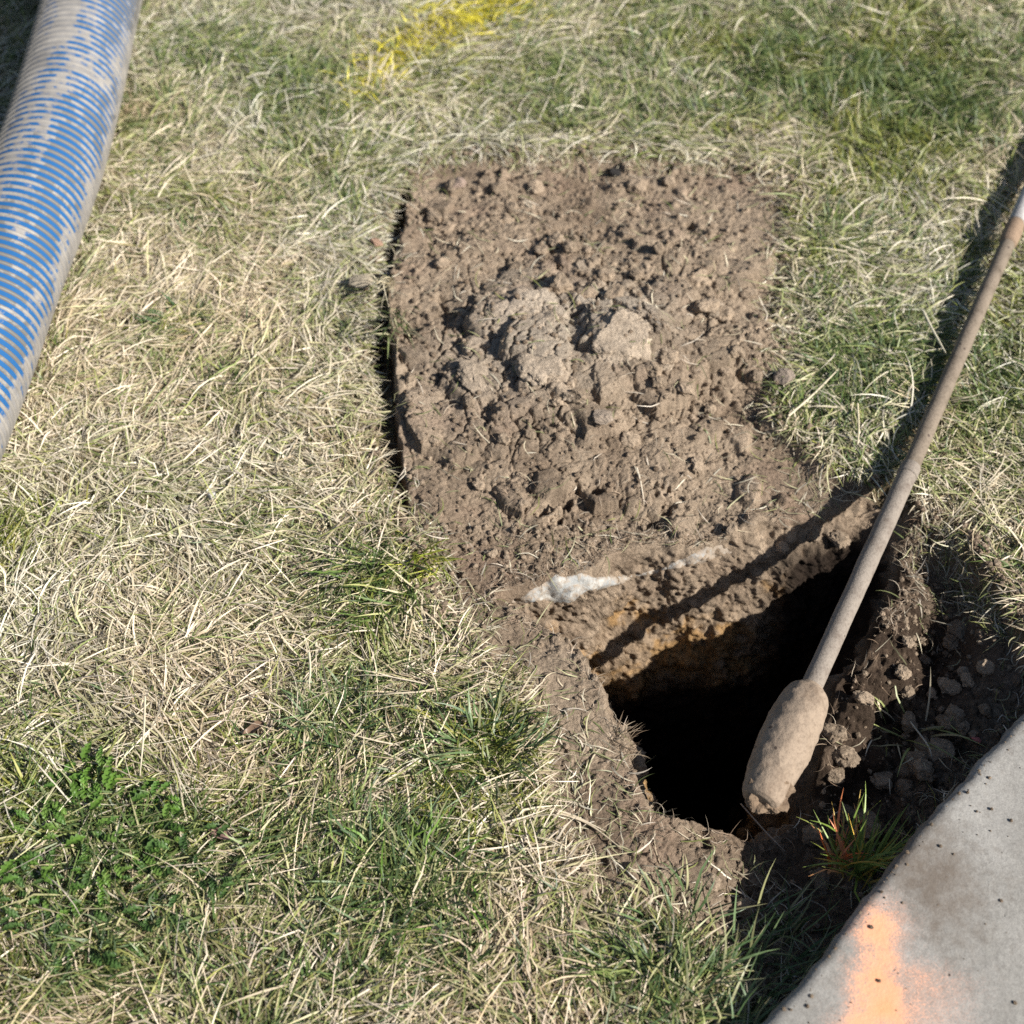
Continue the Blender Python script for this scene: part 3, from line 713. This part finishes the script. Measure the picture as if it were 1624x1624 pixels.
spots = [(880, 385, 34), (860, 400, 22), (905, 395, 26), (820, 430, 30), (930, 400, 20), (960, 440, 26), (890, 455, 40), (930, 470, 30), (975, 470, 36), (1010, 440, 28), (1045, 395, 24), (1120, 490, 40), (1145, 500, 34), (1165, 560, 26), (1060, 570, 36), (1035, 590, 40), (1045, 610, 26),
         (915, 630, 36), (885, 640, 26), (1090, 620, 28), (1125, 650, 24), (1150, 590, 22), (800, 700, 24), (745, 640, 22), (840, 690, 20), (1000, 700, 26), (760, 770, 20), (830, 800, 20), (1105, 740, 28), (690, 350, 30), (720, 300, 34), (790, 300, 26), (850, 300, 24), (700, 420, 26), (1010, 300, 34), (1060, 290, 26), (1185, 470, 28), (1200, 600, 26),
         (650, 600, 20), (690, 700, 18), (1400, 1240, 40), (1450, 1210, 46), (1370, 1110, 30), (1440, 1150, 36), (1500, 1150, 40), (1520, 1000, 34), (1380, 1320, 34), (1130, 1400, 28), (1180, 1440, 36), (1050, 1390, 26), (900, 1290, 22), (1330, 860, 40), (1290, 850, 24), (1240, 870, 22),
         (780, 880, 22), (870, 870, 18), (1020, 830, 20), (1160, 840, 22), (1290, 1330, 40), (1340, 1290, 30), (1500, 1090, 28), (1560, 1060, 30)]
rs = np.random.default_rng(5)
spots += [(rs.uniform(1390, 1560), rs.uniform(1010, 1190), rs.uniform(16, 34)) for _ in range(16)] + [(1325, 1165, 40), (1338, 1205, 46), (1322, 1230, 30), (1488, 1195, 44), (1462, 1225, 36), (1515, 1140, 38), (1375, 1300, 30), (1300, 1395, 34), (1440, 1100, 30)]
for k, (u, v, px) in enumerate(spots):
    lump('soil_clod', u, v, px * 1.05, clod_me[k % 7], 'loose angular brown clod among the clods strewn over the dug soil', 'soil clod', 'loose clods on the dug soil')
def slab_me(seed, flat, tone):
    v, f = lump_mesh(seed, 1, .35, 5)
    v[:, 2] = np.sign(v[:, 2]) * np.minimum(np.abs(v[:, 2]), .55) * flat
    rim_ = np.clip(np.hypot(v[:, 0], v[:, 1]) - .45, 0, 1); v = v * (1 + .16 * fbm3(v * [1, 1, 2], 3.0, seed, 4) + .09 * fbm3(v, 9, seed + 1, 4))[:, None]; v[:, 2] -= rim_ ** 2 * .35 * flat + .10 * flat * np.clip(fbm3(v, 5, seed + 6, 3), 0, 1)
    c = np.tile((pale * .35 + dry * .65) * tone, (len(v), 1)) * (1 + .3 * fbm3(v, 4, seed + 2, 4))[:, None]
    o = npmesh('soil_clod', v, f, SOIL, col=c, smooth=False); d = o.data; bpy.data.objects.remove(o); return d
for (u, v, px, seed, flat, tone, rot, lab) in [
        (990, 533, 112, 61, .42, 1.15, .3, 'largest broad pale clod on the right of the soil centre'),
        (852, 503, 82, 62, .46, 1.15, 1.4, 'smooth pale clod topmost of the big clods in the soil'),
        (862, 572, 96, 63, .40, 1.1, .8, 'cracked pale clod between the largest clod and the caked slab'),
        (770, 600, 104, 64, .30, .92, 2.2, 'wide flat caked slab of brown soil left of the pale clods'),
        (925, 605, 46, 65, .7, .85, .2, 'small angular clod wedged below the largest pale clod'),
        (1048, 572, 52, 66, .8, 1.0, 1.1, 'upright cleft clod right of the largest pale clod'),
        (1130, 488, 50, 67, .7, .9, .5, 'split grey clod near the right side of the soil'),
        (925, 425, 54, 68, .6, .85, 1.9, 'rounded tan clod above the largest pale clod'),
        (820, 440, 58, 69, .5, .8, .1, 'blocky brown clod above the smooth pale clod'),
        (910, 625, 44, 70, .7, .9, 2.6, 'little tilted clod under the cracked pale clod')]:
    lump('soil_clod', u, v, px, slab_me(seed, flat, tone), lab, 'soil clod', rot=rot, sink=.78)
def stone_me(name, seed, rgb, flat=.6, speck=.25, ang=.25):
    v, f = lump_mesh(seed, flat, ang, 4)
    m, n, l, b = mat(name, .85, .25)
    n1 = noise(n, l, 3.5, 6, .7)
    c = ramp(n, l, n1.outputs[0], [(.3, tuple(x * (1 - speck) for x in rgb)), (.55, rgb), (.75, tuple(min(1, x * (1 + speck)) for x in rgb))])
    l.new(c.outputs[0], b.inputs['Base Color']); bump(n, l, b, noise(n, l, 9, 5, .7).outputs[0], .5, .25)
    o = npmesh(name, v, f, m, smooth=False); d = o.data; bpy.data.objects.remove(o); return d
lump('stone', 1243, 607, 38, stone_me('block_stone', 11, (.36, .29, .23), .8), 'squarish tan stone standing on the right edge of the dug soil', 'stone', sink=.1)
lump('stone', 955, 665, 34, stone_me('pale_stone', 14, (.36, .29, .225), .55, .3, .6), 'pale grey round stone set in the soil below the big clods', 'stone')
lump('stone', 598, 392, 22, stone_me('red_pebble', 17, (.42, .27, .19)), 'small reddish pebble on the grass at the left rim of the dig', 'pebble', sink=-.2)
lump('stone', 573, 462, 48, stone_me('flat_stone', 21, (.40, .34, .25), .35), 'flat straw coloured clod lying on the grass left of the narrow gap', 'clod', sink=-.3)
lump('stone', 725, 300, 34, stone_me('rose_stone', 25, (.40, .30, .24)), 'upright pinkish brown stone at the upper left of the soil', 'stone', sink=.1)
lump('stone', 338, 796, 16, stone_me('white_pebble', 28, (.72, .70, .66)), 'tiny white pebble lying on the straw left of the dig', 'pebble', sink=-1.2)
lump('stone', 1546, 1176, 16, stone_me('pink_chip', 31, (.62, .22, .20), .5), 'tiny pink chip beside the concrete near the right edge', 'chip', sink=-.2)
lump('stone', 975, 276, 26, stone_me('black_stone', 34, (.035, .032, .03), .6), 'black lump at the top edge of the dug soil', 'stone', sink=.3)

# ------------------------------------------------------------------ pale line partly bared in the soil
def pipe_material():
    m, n, l, b = mat('scuffed_white', .7, .3)
    n1 = noise(n, l, 55, 6, .7); n2 = noise(n, l, 130, 5, .7)
    c = ramp(n, l, n1.outputs[0], [(.30, (.22, .24, .25)), (.45, (.33, .335, .325)), (.62, (.47, .455, .415))]).outputs[0]
    mud = N(n, 'ShaderNodeAttribute', attribute_name='mud').outputs['Fac']; ad = N(n, 'ShaderNodeMath', operation='ADD'); l.new(mud, ad.inputs[0]); l.new(n2.outputs[0], ad.inputs[1])
    c = mix(n, l, ramp(n, l, ad.outputs[0], [(.47, (0, 0, 0)), (.64, (.95, .95, .95))]).outputs[0], c, (.31, .25, .19))
    l.new(c, b.inputs['Base Color']); bump(n, l, b, n2.outputs[0], .6, .004)
    return m
def build_pipe():
    top = [(800, 958), (830, 950), (870, 938), (915, 930), (968, 922), (1020, 911), (1060, 900), (1110, 884), (1180, 866)]
    wid = [2, 6, 21, 25, 9, 3.5, 4, 20, 4]
    ns, nt = 130, 17
    ln = spline([(a, b, 0) for a, b in top], ns); q = np.linspace(0, 1, ns); w = np.interp(q, np.linspace(0, 1, len(wid)), wid)
    f = np.linspace(-1, 1, nt); V = np.empty((ns, nt, 3)); Nn = np.empty((ns, nt, 3))
    for a in range(ns):
        for b in range(nt):
            k = w[a] * (1 + .7 * float(fbm(np.array([q[a] * 22.0]), np.array([3.0 * np.sign(f[b])]), 4, 3)[0]))
            V[a, b], Nn[a, b] = hit(ln[a, 0] - .25 * k * f[b] * .3, ln[a, 1] + k * f[b])
    for _ in range(4):
        for A in (V, Nn): A[1:-1, 1:-1] = (A[1:-1, 1:-1] * 2 + A[:-2, 1:-1] + A[2:, 1:-1] + A[1:-1, :-2] + A[1:-1, 2:]) / 6
    Nn /= np.linalg.norm(Nn, axis=-1, keepdims=True)
    hump = np.interp(q, [0, .1, .3, .5, .6, .75, .88, 1], [-.001, .002, .006, .002, .0016, .0012, .0014, -.002])[:, None]
    off = hump * (1 - f ** 2) ** .5 - .004 * np.abs(f) ** 4 + .0042 * fbm3(V, 85, 77, 4) - np.interp(q, [0, .5, .65, .8, 1], [0, 0, .0002, .0002, .001])[:, None]
    V = V + Nn * off[..., None]
    mud = np.interp(q, [0, .12, .3, .45, .55, .7, .86, 1], [.30, .10, -.02, .02, .08, .06, .11, .3])[:, None] + .14 * f[None, :] ** 4
    tag(npmesh('buried_pipe', V.reshape(-1, 3), grid_faces(ns, nt), pipe_material(), smooth=True, attrs={'mud': mud.ravel()}), 'scuffed whitish buried line bared in patches above the hole', 'pipe')
build_pipe()

# ------------------------------------------------------------------ vacuum hose
def hose_materials():
    out = []
    for name, base_ in (('hose_blue', (.015, .10, .27)), ('hose_grey', (.14, .135, .125))):
        m, n, l, b = mat(name, .55, .4)
        dust = N(n, 'ShaderNodeAttribute', attribute_name='dust').outputs['Fac']
        n1 = noise(n, l, 28, 6, .7); n2 = noise(n, l, 110, 6, .75)
        a = N(n, 'ShaderNodeMath', operation='ADD'); l.new(dust, a.inputs[0]); l.new(n1.outputs[0], a.inputs[1])
        a2 = N(n, 'ShaderNodeMath', operation='MULTIPLY_ADD'); l.new(n2.outputs[0], a2.inputs[0]); a2.inputs[1].default_value = .95; l.new(a.outputs[0], a2.inputs[2])
        sc = N(n, 'ShaderNodeMath', operation='MULTIPLY'); sc.inputs[1].default_value = .43
        l.new(a2.outputs[0], sc.inputs[0])
        fm_ = ramp(n, l, sc.outputs[0], [(.63, (0, 0, 0)), (.71, (.93, .93, .93))])
        dc = ramp(n, l, n1.outputs[0], [(.3, (.18, .17, .158)), (.7, (.34, .318, .288))])
        c = mix(n, l, fm_.outputs[0], base_, dc.outputs[0])
        l.new(c, b.inputs['Base Color'])
        bump(n, l, b, n2.outputs[0], .3, .0015)
        out.append(m)
    return out
def build_hose():
    p = spline(HOSE_L, 400); p, s = resample(p, 700)
    t, sd, nm = frames(p)
    root = empty('vacuum_hose', HOSE_L[4] * [1, 1, 0], 'thick dusty blue and grey ribbed suction hose lying on the lawn', 'hose')
    Mg, Mb = hose_materials()
    def dustmap(th, ss, crest):
        # th: 0 = top, + towards the right flank
        th = -th
        lo_ = sstep(.55, 1.0, ss / s[-1])
        flank = sstep(1.5 - .55 * lo_, 1.9 - .45 * lo_, th) +   .8 * sstep(.95, .40, th + .18 * np.sin(ss * 5) + .5 * sstep(.45, .75, ss / s[-1]))
        nn = .35 * fbm(ss * 9 + 3, th * 3, 301, 4) + .25 * fbm(ss * 60, th * 6, 311, 3)
        return np.clip((.56 if crest else .25) + .55 * np.clip(flank, 0, 1) + nn * 1.6, 0, 1.5)
    nc = 72; th = np.linspace(-math.pi, math.pi, nc, endpoint=False)
    sag = 1 + 0 * s
    V = p[:, None] + (HOSE_R - .0016) * (np.sin(th)[None, :, None] * sd[:, None] + np.cos(th)[None, :, None] * nm[:, None])
    D = dustmap(th[None, :] * np.ones((len(s), 1)), s[:, None] * np.ones((1, nc)), False)
    o = npmesh('hose_wall', V.reshape(-1, 3) - np.array(root.location), grid_faces(len(s), nc, True)[:, ::-1], Mg, root, smooth=True, attrs={'dust': D.ravel()})
    pitch = .0142; turns = s[-1] / pitch; nh = int(turns * 64)
    q = np.linspace(0, turns, nh); hs = q * pitch; ha = (q % 1) * math.tau; ha = np.where(ha > math.pi, ha - math.tau, ha)
    prof = [(-.0034, -.0030), (-.0027, -.0004), (-.0013, .0008), (.0013, .0008), (.0027, -.0004), (.0034, -.0030)]
    rows = []; ds_ = []
    for (o_, h_) in prof:
        ss = np.clip(hs + o_, 0, s[-1])
        cpt = np.stack([np.interp(ss, s, p[:, k]) for k in range(3)], 1)
        a_ = np.stack([np.interp(ss, s, sd[:, k]) for k in range(3)], 1); b_ = np.stack([np.interp(ss, s, nm[:, k]) for k in range(3)], 1)
        rows.append(cpt + (HOSE_R + h_) * (np.sin(ha)[:, None] * a_ + np.cos(ha)[:, None] * b_))
        ds_.append(dustmap(ha, ss, True))
    V = np.array(rows).transpose(1, 0, 2).reshape(-1, 3); D = np.array(ds_).T.ravel()
    npmesh('spiral_rib', V - np.array(root.location), grid_faces(nh, len(prof)), Mb, root, smooth=True, attrs={'dust': D})
build_hose()

# ------------------------------------------------------------------ digging lance
def dusty(name, rgb, dark_, scale=40, rough_=.8):
    m, n, l, b = mat(name, rough_, .3)
    n1 = noise(n, l, scale, 6, .7); n2 = noise(n, l, scale * 9, 4, .7)
    c = ramp(n, l, n1.outputs[0], [(.28, dark_), (.48, rgb), (.75, tuple(min(1, x * 1.15) for x in rgb))]).outputs[0]
    c = mix(n, l, .7, c, ramp(n, l, n2.outputs[0], [(.27, (.55, .52, .5)), (.5, (1, 1, 1)), (.75, (1.15, 1.14, 1.12))]).outputs[0], 'MULTIPLY')
    vor = N(n, 'ShaderNodeTexVoronoi', i_Scale=scale * 2.2); l.new(n.new('ShaderNodeTexCoord').outputs['Object'], vor.inputs['Vector'])
    spk = ramp(n, l, vor.outputs['Distance'], [(.10, (.9, .9, .9)), (.17, (0, 0, 0))])
    sep = N(n, 'ShaderNodeSeparateColor'); l.new(vor.outputs['Color'], sep.inputs[0])
    gt = N(n, 'ShaderNodeMath', operation='GREATER_THAN'); gt.inputs[1].default_value = .5; l.new(sep.outputs[0], gt.inputs[0])
    mm = N(n, 'ShaderNodeMath', operation='MULTIPLY'); l.new(spk.outputs[0], mm.inputs[0]); l.new(gt.outputs[0], mm.inputs[1])
    c = mix(n, l, mm.outputs[0], c, (.07, .05, .04))
    l.new(c, b.inputs['Base Color']); bump(n, l, b, n2.outputs[0], .5, .002)
    return m
def lathe(name, a, b, prof, m, root, nseg=40, wob=0.0, freq=60, seed=1):
    """prof: (0..1 along a-b, radius)"""
    a, b = np.array(a, float), np.array(b, float); ax = (b - a); L = np.linalg.norm(ax); ax /= L
    s1 = np.cross(ax, [0, 0, 1]); s1 /= np.linalg.norm(s1); s2 = np.cross(s1, ax)
    th = np.linspace(0, math.tau, nseg, endpoint=False)
    pr = np.array(prof); R = pr[:, 1]
    V = a + ax * (pr[:, 0] * L)[:, None, None] + R[:, None, None] * (np.cos(th)[None, :, None] * s1 + np.sin(th)[None, :, None] * s2)
    if wob:
        d = V - (a + ax * (pr[:, 0] * L)[:, None, None]); d /= np.linalg.norm(d, axis=-1, keepdims=True) + 1e-9
        V = V + d * (wob * fbm3(V, freq, seed, 3) * np.minimum(1, R / max(R.max(), 1e-6))[:, None])[..., None]
    return npmesh(name, V.reshape(-1, 3) - np.array(root.location), grid_faces(len(pr), nseg, True), m, root, smooth=True)
def build_rod():
    tip = at(1203, 1272, .020)
    root = empty('digging_lance', ROD_B * [1, 1, 0], 'long muddy metal lance with a thick nozzle lying across the hole', 'lance')
    Ms = dusty('muddy_shaft', (.245, .21, .175), (.13, .10, .08), 34); Mn = dusty('muddy_nozzle', (.285, .22, .162), (.16, .115, .08), 30)
    Mw = dusty('pale_shaft', (.42, .40, .385), (.25, .22, .20), 30, .6); Mc = dusty('caked_mud', (.21, .15, .10), (.09, .06, .042), 60, .95)
    Mb = dusty('brown_shaft', (.205, .165, .125), (.11, .085, .06), 30)
    _kd = (ROD_A - ROD_K); col_p = ROD_K + _kd * .54; up_p = ROD_K + _kd * .60; end_p = ROD_K + _kd * 1.35
    rod = .0117
    lin = [(k / 60, rod * .99) for k in range(61)]
    lathe('shaft', ROD_B + (ROD_B - ROD_K) * .03, ROD_K, lin, Ms, root, 28, .0007, 55)
    lathe('upper_shaft', ROD_K, col_p, [(k / 60, rod * .90) for k in range(61)], Mb, root, 28, .0008, 50)
    d = ROD_K - ROD_B; d /= np.linalg.norm(d)
    lathe('coupling', ROD_K - d * .008, ROD_K + d * .010, [(0, .0), (0, rod * 1.04), (.1, rod * 1.10), (.5, rod * 1.08), (.9, rod * 1.06), (1, rod * .98), (1, 0)], Ms, root, 28, .0006, 80)
    lathe('collar', col_p, up_p, [(0, 0), (0, rod * .95), (.15, rod * 1.12), (.5, rod * 1.15), (.85, rod * 1.1), (1, rod * .95), (1, 0)], dusty('rust_collar', (.27, .19, .13), (.14, .09, .06), 60), root, 28, .0008, 70)
    lathe('pale_sleeve', up_p, end_p, [(0, 0)] + [(k / 40, rod * 1.02) for k in range(41)], Mw, root, 28, .0003, 40)
    pts = [(0, 0), (0, .0165), (.004, .0222), (.018, .0240), (.05, .0254), (.14, .0280), (.24, .0298), (.33, .0304), (.46, .0306), (.56, .0302), (.68, .0286), (.80, .0262), (.90, .0236), (.955, .0218), (.985, .0196), (1, .0150), (1, 0)]
    tt = []
    for k in range(len(pts) - 1):
        (a0, r0), (a1, r1) = pts[k], pts[k + 1]
        for j in range(6): tt.append((a0 + (a1 - a0) * j / 6, .95 * (r0 + (r1 - r0) * j / 6)))
    tt.append(pts[-1])
    axd = (tip - ROD_B) / np.linalg.norm(tip - ROD_B)
    lathe('socket_ring', ROD_B - axd * .008, ROD_B + axd * .003, [(0, 0), (0, .0122), (.15, .0145), (.5, .0152), (.85, .0150), (1, .0140), (1, 0)], Mn, root, 40, .0010, 130, 5)
    nz = lathe('nozzle', ROD_B, tip, tt, Mn, root, 96, .0017, 120, 3)
    ax = tip - ROD_B; L = np.linalg.norm(ax); ax /= L
    # rough mud caked round the tip
    v, f = lump_mesh(7, 1, .5, 5)
    v = v * np.array([.0240, .0240, .026]); v = v + (v / np.linalg.norm(v, axis=1)[:, None]) * (.007 * fbm3(v, 110, 9, 4))[:, None]
    s1 = np.cross(ax, [0, 0, 1]); s1 /= np.linalg.norm(s1); s2 = np.cross(s1, ax)
    w = v[:, :1] * s1 + v[:, 1:2] * s2 + v[:, 2:3] * ax + (tip - ax * .021 + s1 * -.003 + s2 * -.0035)
    o = npmesh('mud_cake', w - np.array(root.location), f, Mc, None, smooth=False); o.parent = nz
build_rod()

# ------------------------------------------------------------------ single tufts, weeds, leaves, stems
def tuft(u, v, n, spread, L, cols, label, name='grass_tuft', cat='grass tuft', e0=(.5, 1.4), w=(.0016, .0032), az=None, azs=1.2, dz=0, e1=(-.3, .7)):
    p = at(u, v, 0); z = ground_z(p[:1], p[1:2])[0]; p = at(u, v, z)
    r = np.sqrt(rng.random(n)) * spread; t = rng.uniform(0, math.tau, n)
    x, y = p[0] + r * np.cos(t), p[1] + r * np.sin(t)
    a = t + rng.normal(0, .6, n) if az is None else rng.normal(az, azs, n)
    cols = np.array(cols)
    V, F, C_ = blades(np.c_[x, y, ground_z(x, y) + dz], a, rng.uniform(*L, n), rng.uniform(*e0, n), rng.uniform(*e1, n), rng.uniform(*w, n), rng.normal(0, .45, n), cols[rng.integers(len(cols), size=n)] * rng.uniform(.7, 1.2, n)[:, None], seg=6)
    o = npmesh(name, V - p, F, BLADE, col=C_); o.location = tuple(p)
    return tag(o, label, cat)
G1 = [(.10, .20, .03), (.14, .25, .04), (.20, .30, .06), (.08, .14, .03)]
G2 = [(.075, .13, .05), (.10, .16, .06), (.13, .19, .08), (.30, .30, .16)]
tuft(600, 930, 130, .048, (.04, .085), [(.10, .155, .035), (.13, .19, .045), (.075, .115, .035), (.36, .36, .14), (.5, .44, .28)], 'bright green long bladed tuft beside the left rim of the dig', az=-1.9, azs=.7)
tuft(672, 890, 60, .018, (.03, .06), [(.40, .42, .06), (.28, .34, .05), (.5, .45, .14)], 'yellow green tuft pressed against the soil rim', az=-1.3, azs=.7)
tuft(775, 1195, 150, .04, (.03, .075), G2, 'dark bluish green star shaped tuft left of the black hole')
tuft(715, 1205, 70, .012, (.03, .055), G1, 'small spiky green tuft between straw and dark tuft', e0=(.5, 1.2))
tuft(545, 1140, 110, .04, (.03, .06), G2, 'dull green tuft in the middle of the straw lawn')
tuft(640, 1400, 130, .06, (.03, .07), G2 + G1, 'loose dark green tuft in the lower lawn')
tuft(628, 520, 46, .016, (.04, .085), [(.12, .16, .06), (.45, .42, .26), (.6, .52, .34), (.2, .24, .10)], 'tuft drooping into the narrow gap left of the soil', az=-1.35, azs=.35, dz=.012)
tuft(620, 460, 34, .010, (.05, .10), [(.62, .54, .36), (.5, .42, .27), (.68, .6, .44)], 'dry straw wisp hanging in the gap beside the soil', az=-1.75, azs=.25, dz=.012, w=(.0016, .0026))
tuft(1352, 1386, 64, .020, (.045, .085), [(.15, .22, .04), (.30, .34, .07), (.22, .30, .06), (.55, .36, .06)], 'green and yellow tuft growing against the concrete edge', az=1.0, azs=1.1, dz=.012)
tuft(1322, 1386, 24, .013, (.035, .075), [(.85, .22, .06), (.80, .28, .12), (.55, .22, .10), (.75, .38, .16), (.3, .26, .08)], 'orange paint splashed blades beside the concrete edge', az=1.8, azs=.9, dz=.012)
tuft(1225, 1530, 64, .05, (.04, .085), G2 + [(.3, .3, .14)], 'long dark green tuft in the shade along the concrete', az=.7, azs=.6)
tuft(1150, 1590, 70, .045, (.03, .075), G2 + [(.32, .3, .15)], 'shaded green tuft at the bottom beside the concrete', az=.8, azs=.8)
tuft(1075, 1460, 36, .04, (.035, .07), G2 + [(.4, .38, .2)], 'thin grey green tuft on the lower soil margin')
tuft(1440, 1150, 26, .03, (.03, .07), [(.30, .33, .12), (.6, .52, .36), (.4, .36, .2)], 'sparse pale tuft on the shaded bank by the concrete')
tuft(1480, 640, 40, .014, (.04, .085), [(.68, .6, .42), (.6, .5, .33)], 'pale dry tuft fanning out beside the lance', w=(.0014, .0024), e0=(.2, .9))
tuft(1030, 1312, 30, .012, (.015, .035), [(.45, .4, .28), (.3, .24, .16)], 'frayed root tuft on the near rim of the hole', w=(.0006, .0012))
tuft(985, 1175, 60, .016, (.012, .032), [(.33, .25, .17), (.25, .18, .12), (.42, .34, .24)], 'frayed brown root tuft on the left rim of the hole', w=(.0006, .0013), az=.6, azs=1.0)
tuft(285, 515, 60, .022, (.03, .055), [(.06, .12, .045), (.09, .15, .06)], 'small dark green tuft near the hose', e0=(.4, 1.2), w=(.002, .004))

def weed(u, v, n, spread, size, label, cols):
    p = at(u, v, 0); z = ground_z(p[:1], p[1:2])[0]; p = at(u, v, z); parts = []
    for k in range(n):
        r, t = spread * math.sqrt(rng.random()), rng.uniform(0, math.tau)
        L = size * rng.uniform(.6, 1.25); a = t + rng.normal(0, .7)
        ns = 14; f = np.linspace(0, 1, ns)
        wv = L * .20 * np.sin(np.pi * np.clip(f, .02, .99) ** .8) ** .7 * (1 + .30 * np.sin(f * 26 + rng.uniform(0, 6))) * np.interp(f, [0, .25, 1], [.25, .8, 1.0])
        e = rng.uniform(.35, 1.0) - 1.5 * f * rng.uniform(.4, 1)
        hx_ = np.cumsum(np.cos(e)) * L / ns; hz_ = np.cumsum(np.sin(e)) * L / ns
        x0, y0 = p[0] + r * math.cos(t), p[1] + r * math.sin(t); z0 = ground_z(np.array([x0]), np.array([y0]))[0] + rng.uniform(.006, .022)
        px, py = x0 + hx_ * math.cos(a), y0 + hx_ * math.sin(a)
        rows = []
        for sg, up in ((-1, .30), (-.5, .06), (0, 0), (.5, .06), (1, .30)):
            rows.append(np.c_[px - math.sin(a) * wv * sg, py + math.cos(a) * wv * sg, z0 + hz_ + up * wv + .0015 * np.sin(f * 30 + sg * 3)])
        V = np.array(rows); V[..., 2] = np.maximum(V[..., 2], ground_z(V[..., 0], V[..., 1]) + .003)
        c = np.array(cols[rng.integers(len(cols))]) * rng.uniform(.75, 1.2)
        cc = np.tile(c, (5 * ns, 1)); cc[2 * ns:3 * ns] *= 1.5
        parts.append((V.reshape(-1, 3), grid_faces(5, ns), cc))
    V, F, C_ = joined(parts)
    o = npmesh('weed_plant', V - p, F, WEED, col=C_, smooth=True); o.location = tuple(p)
    tag(o, label, 'weed')
WEED = blade_material('weed_leaf', .2)
weed(150, 1325, 120, .080, .021, 'lush patch of bright green broad leaved weed in lower left lawn', [(.10, .19, .03), (.08, .16, .03), (.13, .22, .045)])
weed(160, 1245, 10, .014, .024, 'small lobed green weed above the bigger weed patch', [(.11, .21, .035), (.14, .24, .05)])
weed(140, 1425, 80, .075, .019, 'dark green broad leaved weed low in the left lawn', [(.06, .115, .03), (.075, .14, .035)])
weed(300, 1400, 44, .05, .018, 'darker leafy weed to the right of the bright weed patch', [(.055, .11, .03), (.07, .13, .035)])

def dead_leaf(u, v, px, rgb, label, rot):
    p = at(u, v, 0); p[2] = ground_z(p[:1], p[1:2])[0] + .018
    n = 9; f = np.linspace(-1, 1, n); A, B = np.meshgrid(f, f); L = px * .5 * TAN * 1.5 / 812
    wid = np.sqrt(np.clip(1 - A * A, .01, 1)) * .45
    V = np.stack([A * L, B * wid * L, L * (.22 * B * B + .18 * np.sin(A * 2.2) + .06 * np.sin(B * 5 + A * 4))], -1)
    c, s_ = math.cos(rot), math.sin(rot); R_ = np.array([[c, -s_, 0], [s_, c, 0], [0, 0, 1]])
    o = npmesh('dead_leaf', V.reshape(-1, 3) @ R_.T, grid_faces(n, n), BLADE, col=np.tile(rgb, (n * n, 1)), smooth=True); o.location = tuple(p)
    tag(o, label, 'leaf')
dead_leaf(405, 1165, 34, (.20, .13, .085), 'brown curled dead leaf in the middle of the left lawn', .6)
dead_leaf(352, 1328, 42, (.48, .30, .25), 'pinkish dry leaf lying among straw in the lower lawn', -.5)
def stem(pts, w, rgb, label, h=.014, name='straw_stem'):
    L = []
    for (u, v) in pts:
        p = at(u, v, 0); p = at(u, v, ground_z(p[:1], p[1:2])[0] + h); L.append(p)
    ln = spline(L, 24); t, sd, nm = frames(ln); th = np.linspace(0, math.tau, 6, endpoint=False)
    rr = w * np.interp(np.linspace(0, 1, 24), [0, .7, 1], [1, .85, .35])
    V = ln[:, None] + rr[:, None, None] * (np.cos(th)[None, :, None] * sd[:, None] + np.sin(th)[None, :, None] * nm[:, None])
    o = npmesh(name, V.reshape(-1, 3) - L[0], grid_faces(24, 6, True), BLADE, col=np.tile(rgb, (24 * 6, 1)), smooth=True); o.location = tuple(L[0])
    tag(o, label, 'straw stem')
stem([(1465, 495), (1480, 525), (1500, 560)], .0021, (.68, .62, .46), 'thick pale straw stem standing in grass left of the lance', .03)
stem([(1010, 742), (1016, 765), (1022, 800)], .0012, (.62, .54, .42), 'thin pale straw stem lying on bare soil above the pipe', .004)
stem([(180, 1120), (240, 1150), (300, 1230)], .0016, (.62, .54, .38), 'bent pale straw stem crossing the lawn above the weed')
stem([(850, 1280), (900, 1290), (960, 1318)], .0014, (.66, .56, .42), 'long pale stem lying from the lawn onto the lower soil', .006)
stem([(870, 1285), (930, 1305), (985, 1345)], .0012, (.6, .5, .36), 'second thinner stem alongside the long pale stem', .006)
stem([(230, 1105), (228, 1160), (222, 1230)], .0013, (.62, .55, .40), 'straight upright pale stem standing in the left lawn', .03)
stem([(490, 1035), (492, 1060), (490, 1090)], .0014, (.60, .56, .40), 'short straight pale stem below the bright green tuft', .03)
stem([(1250, 660), (1290, 625), (1330, 585)], .0016, (.66, .58, .42), 'long pale stem leaning over the right margin of the soil', .02)
stem([(1360, 640), (1362, 680), (1360, 705)], .0014, (.66, .58, .40), 'short upright pale stem on the grass between soil and lance', .022)
stem([(1440, 1140), (1470, 1180), (1478, 1200)], .0011, (.62, .58, .46), 'thin pale stem arched over the shaded bank', .012)
stem([(1175, 1275), (1215, 1320), (1245, 1350)], .0010, (.40, .33, .26), 'thin dark root hanging below the lance nozzle', .006, 'root_strand')
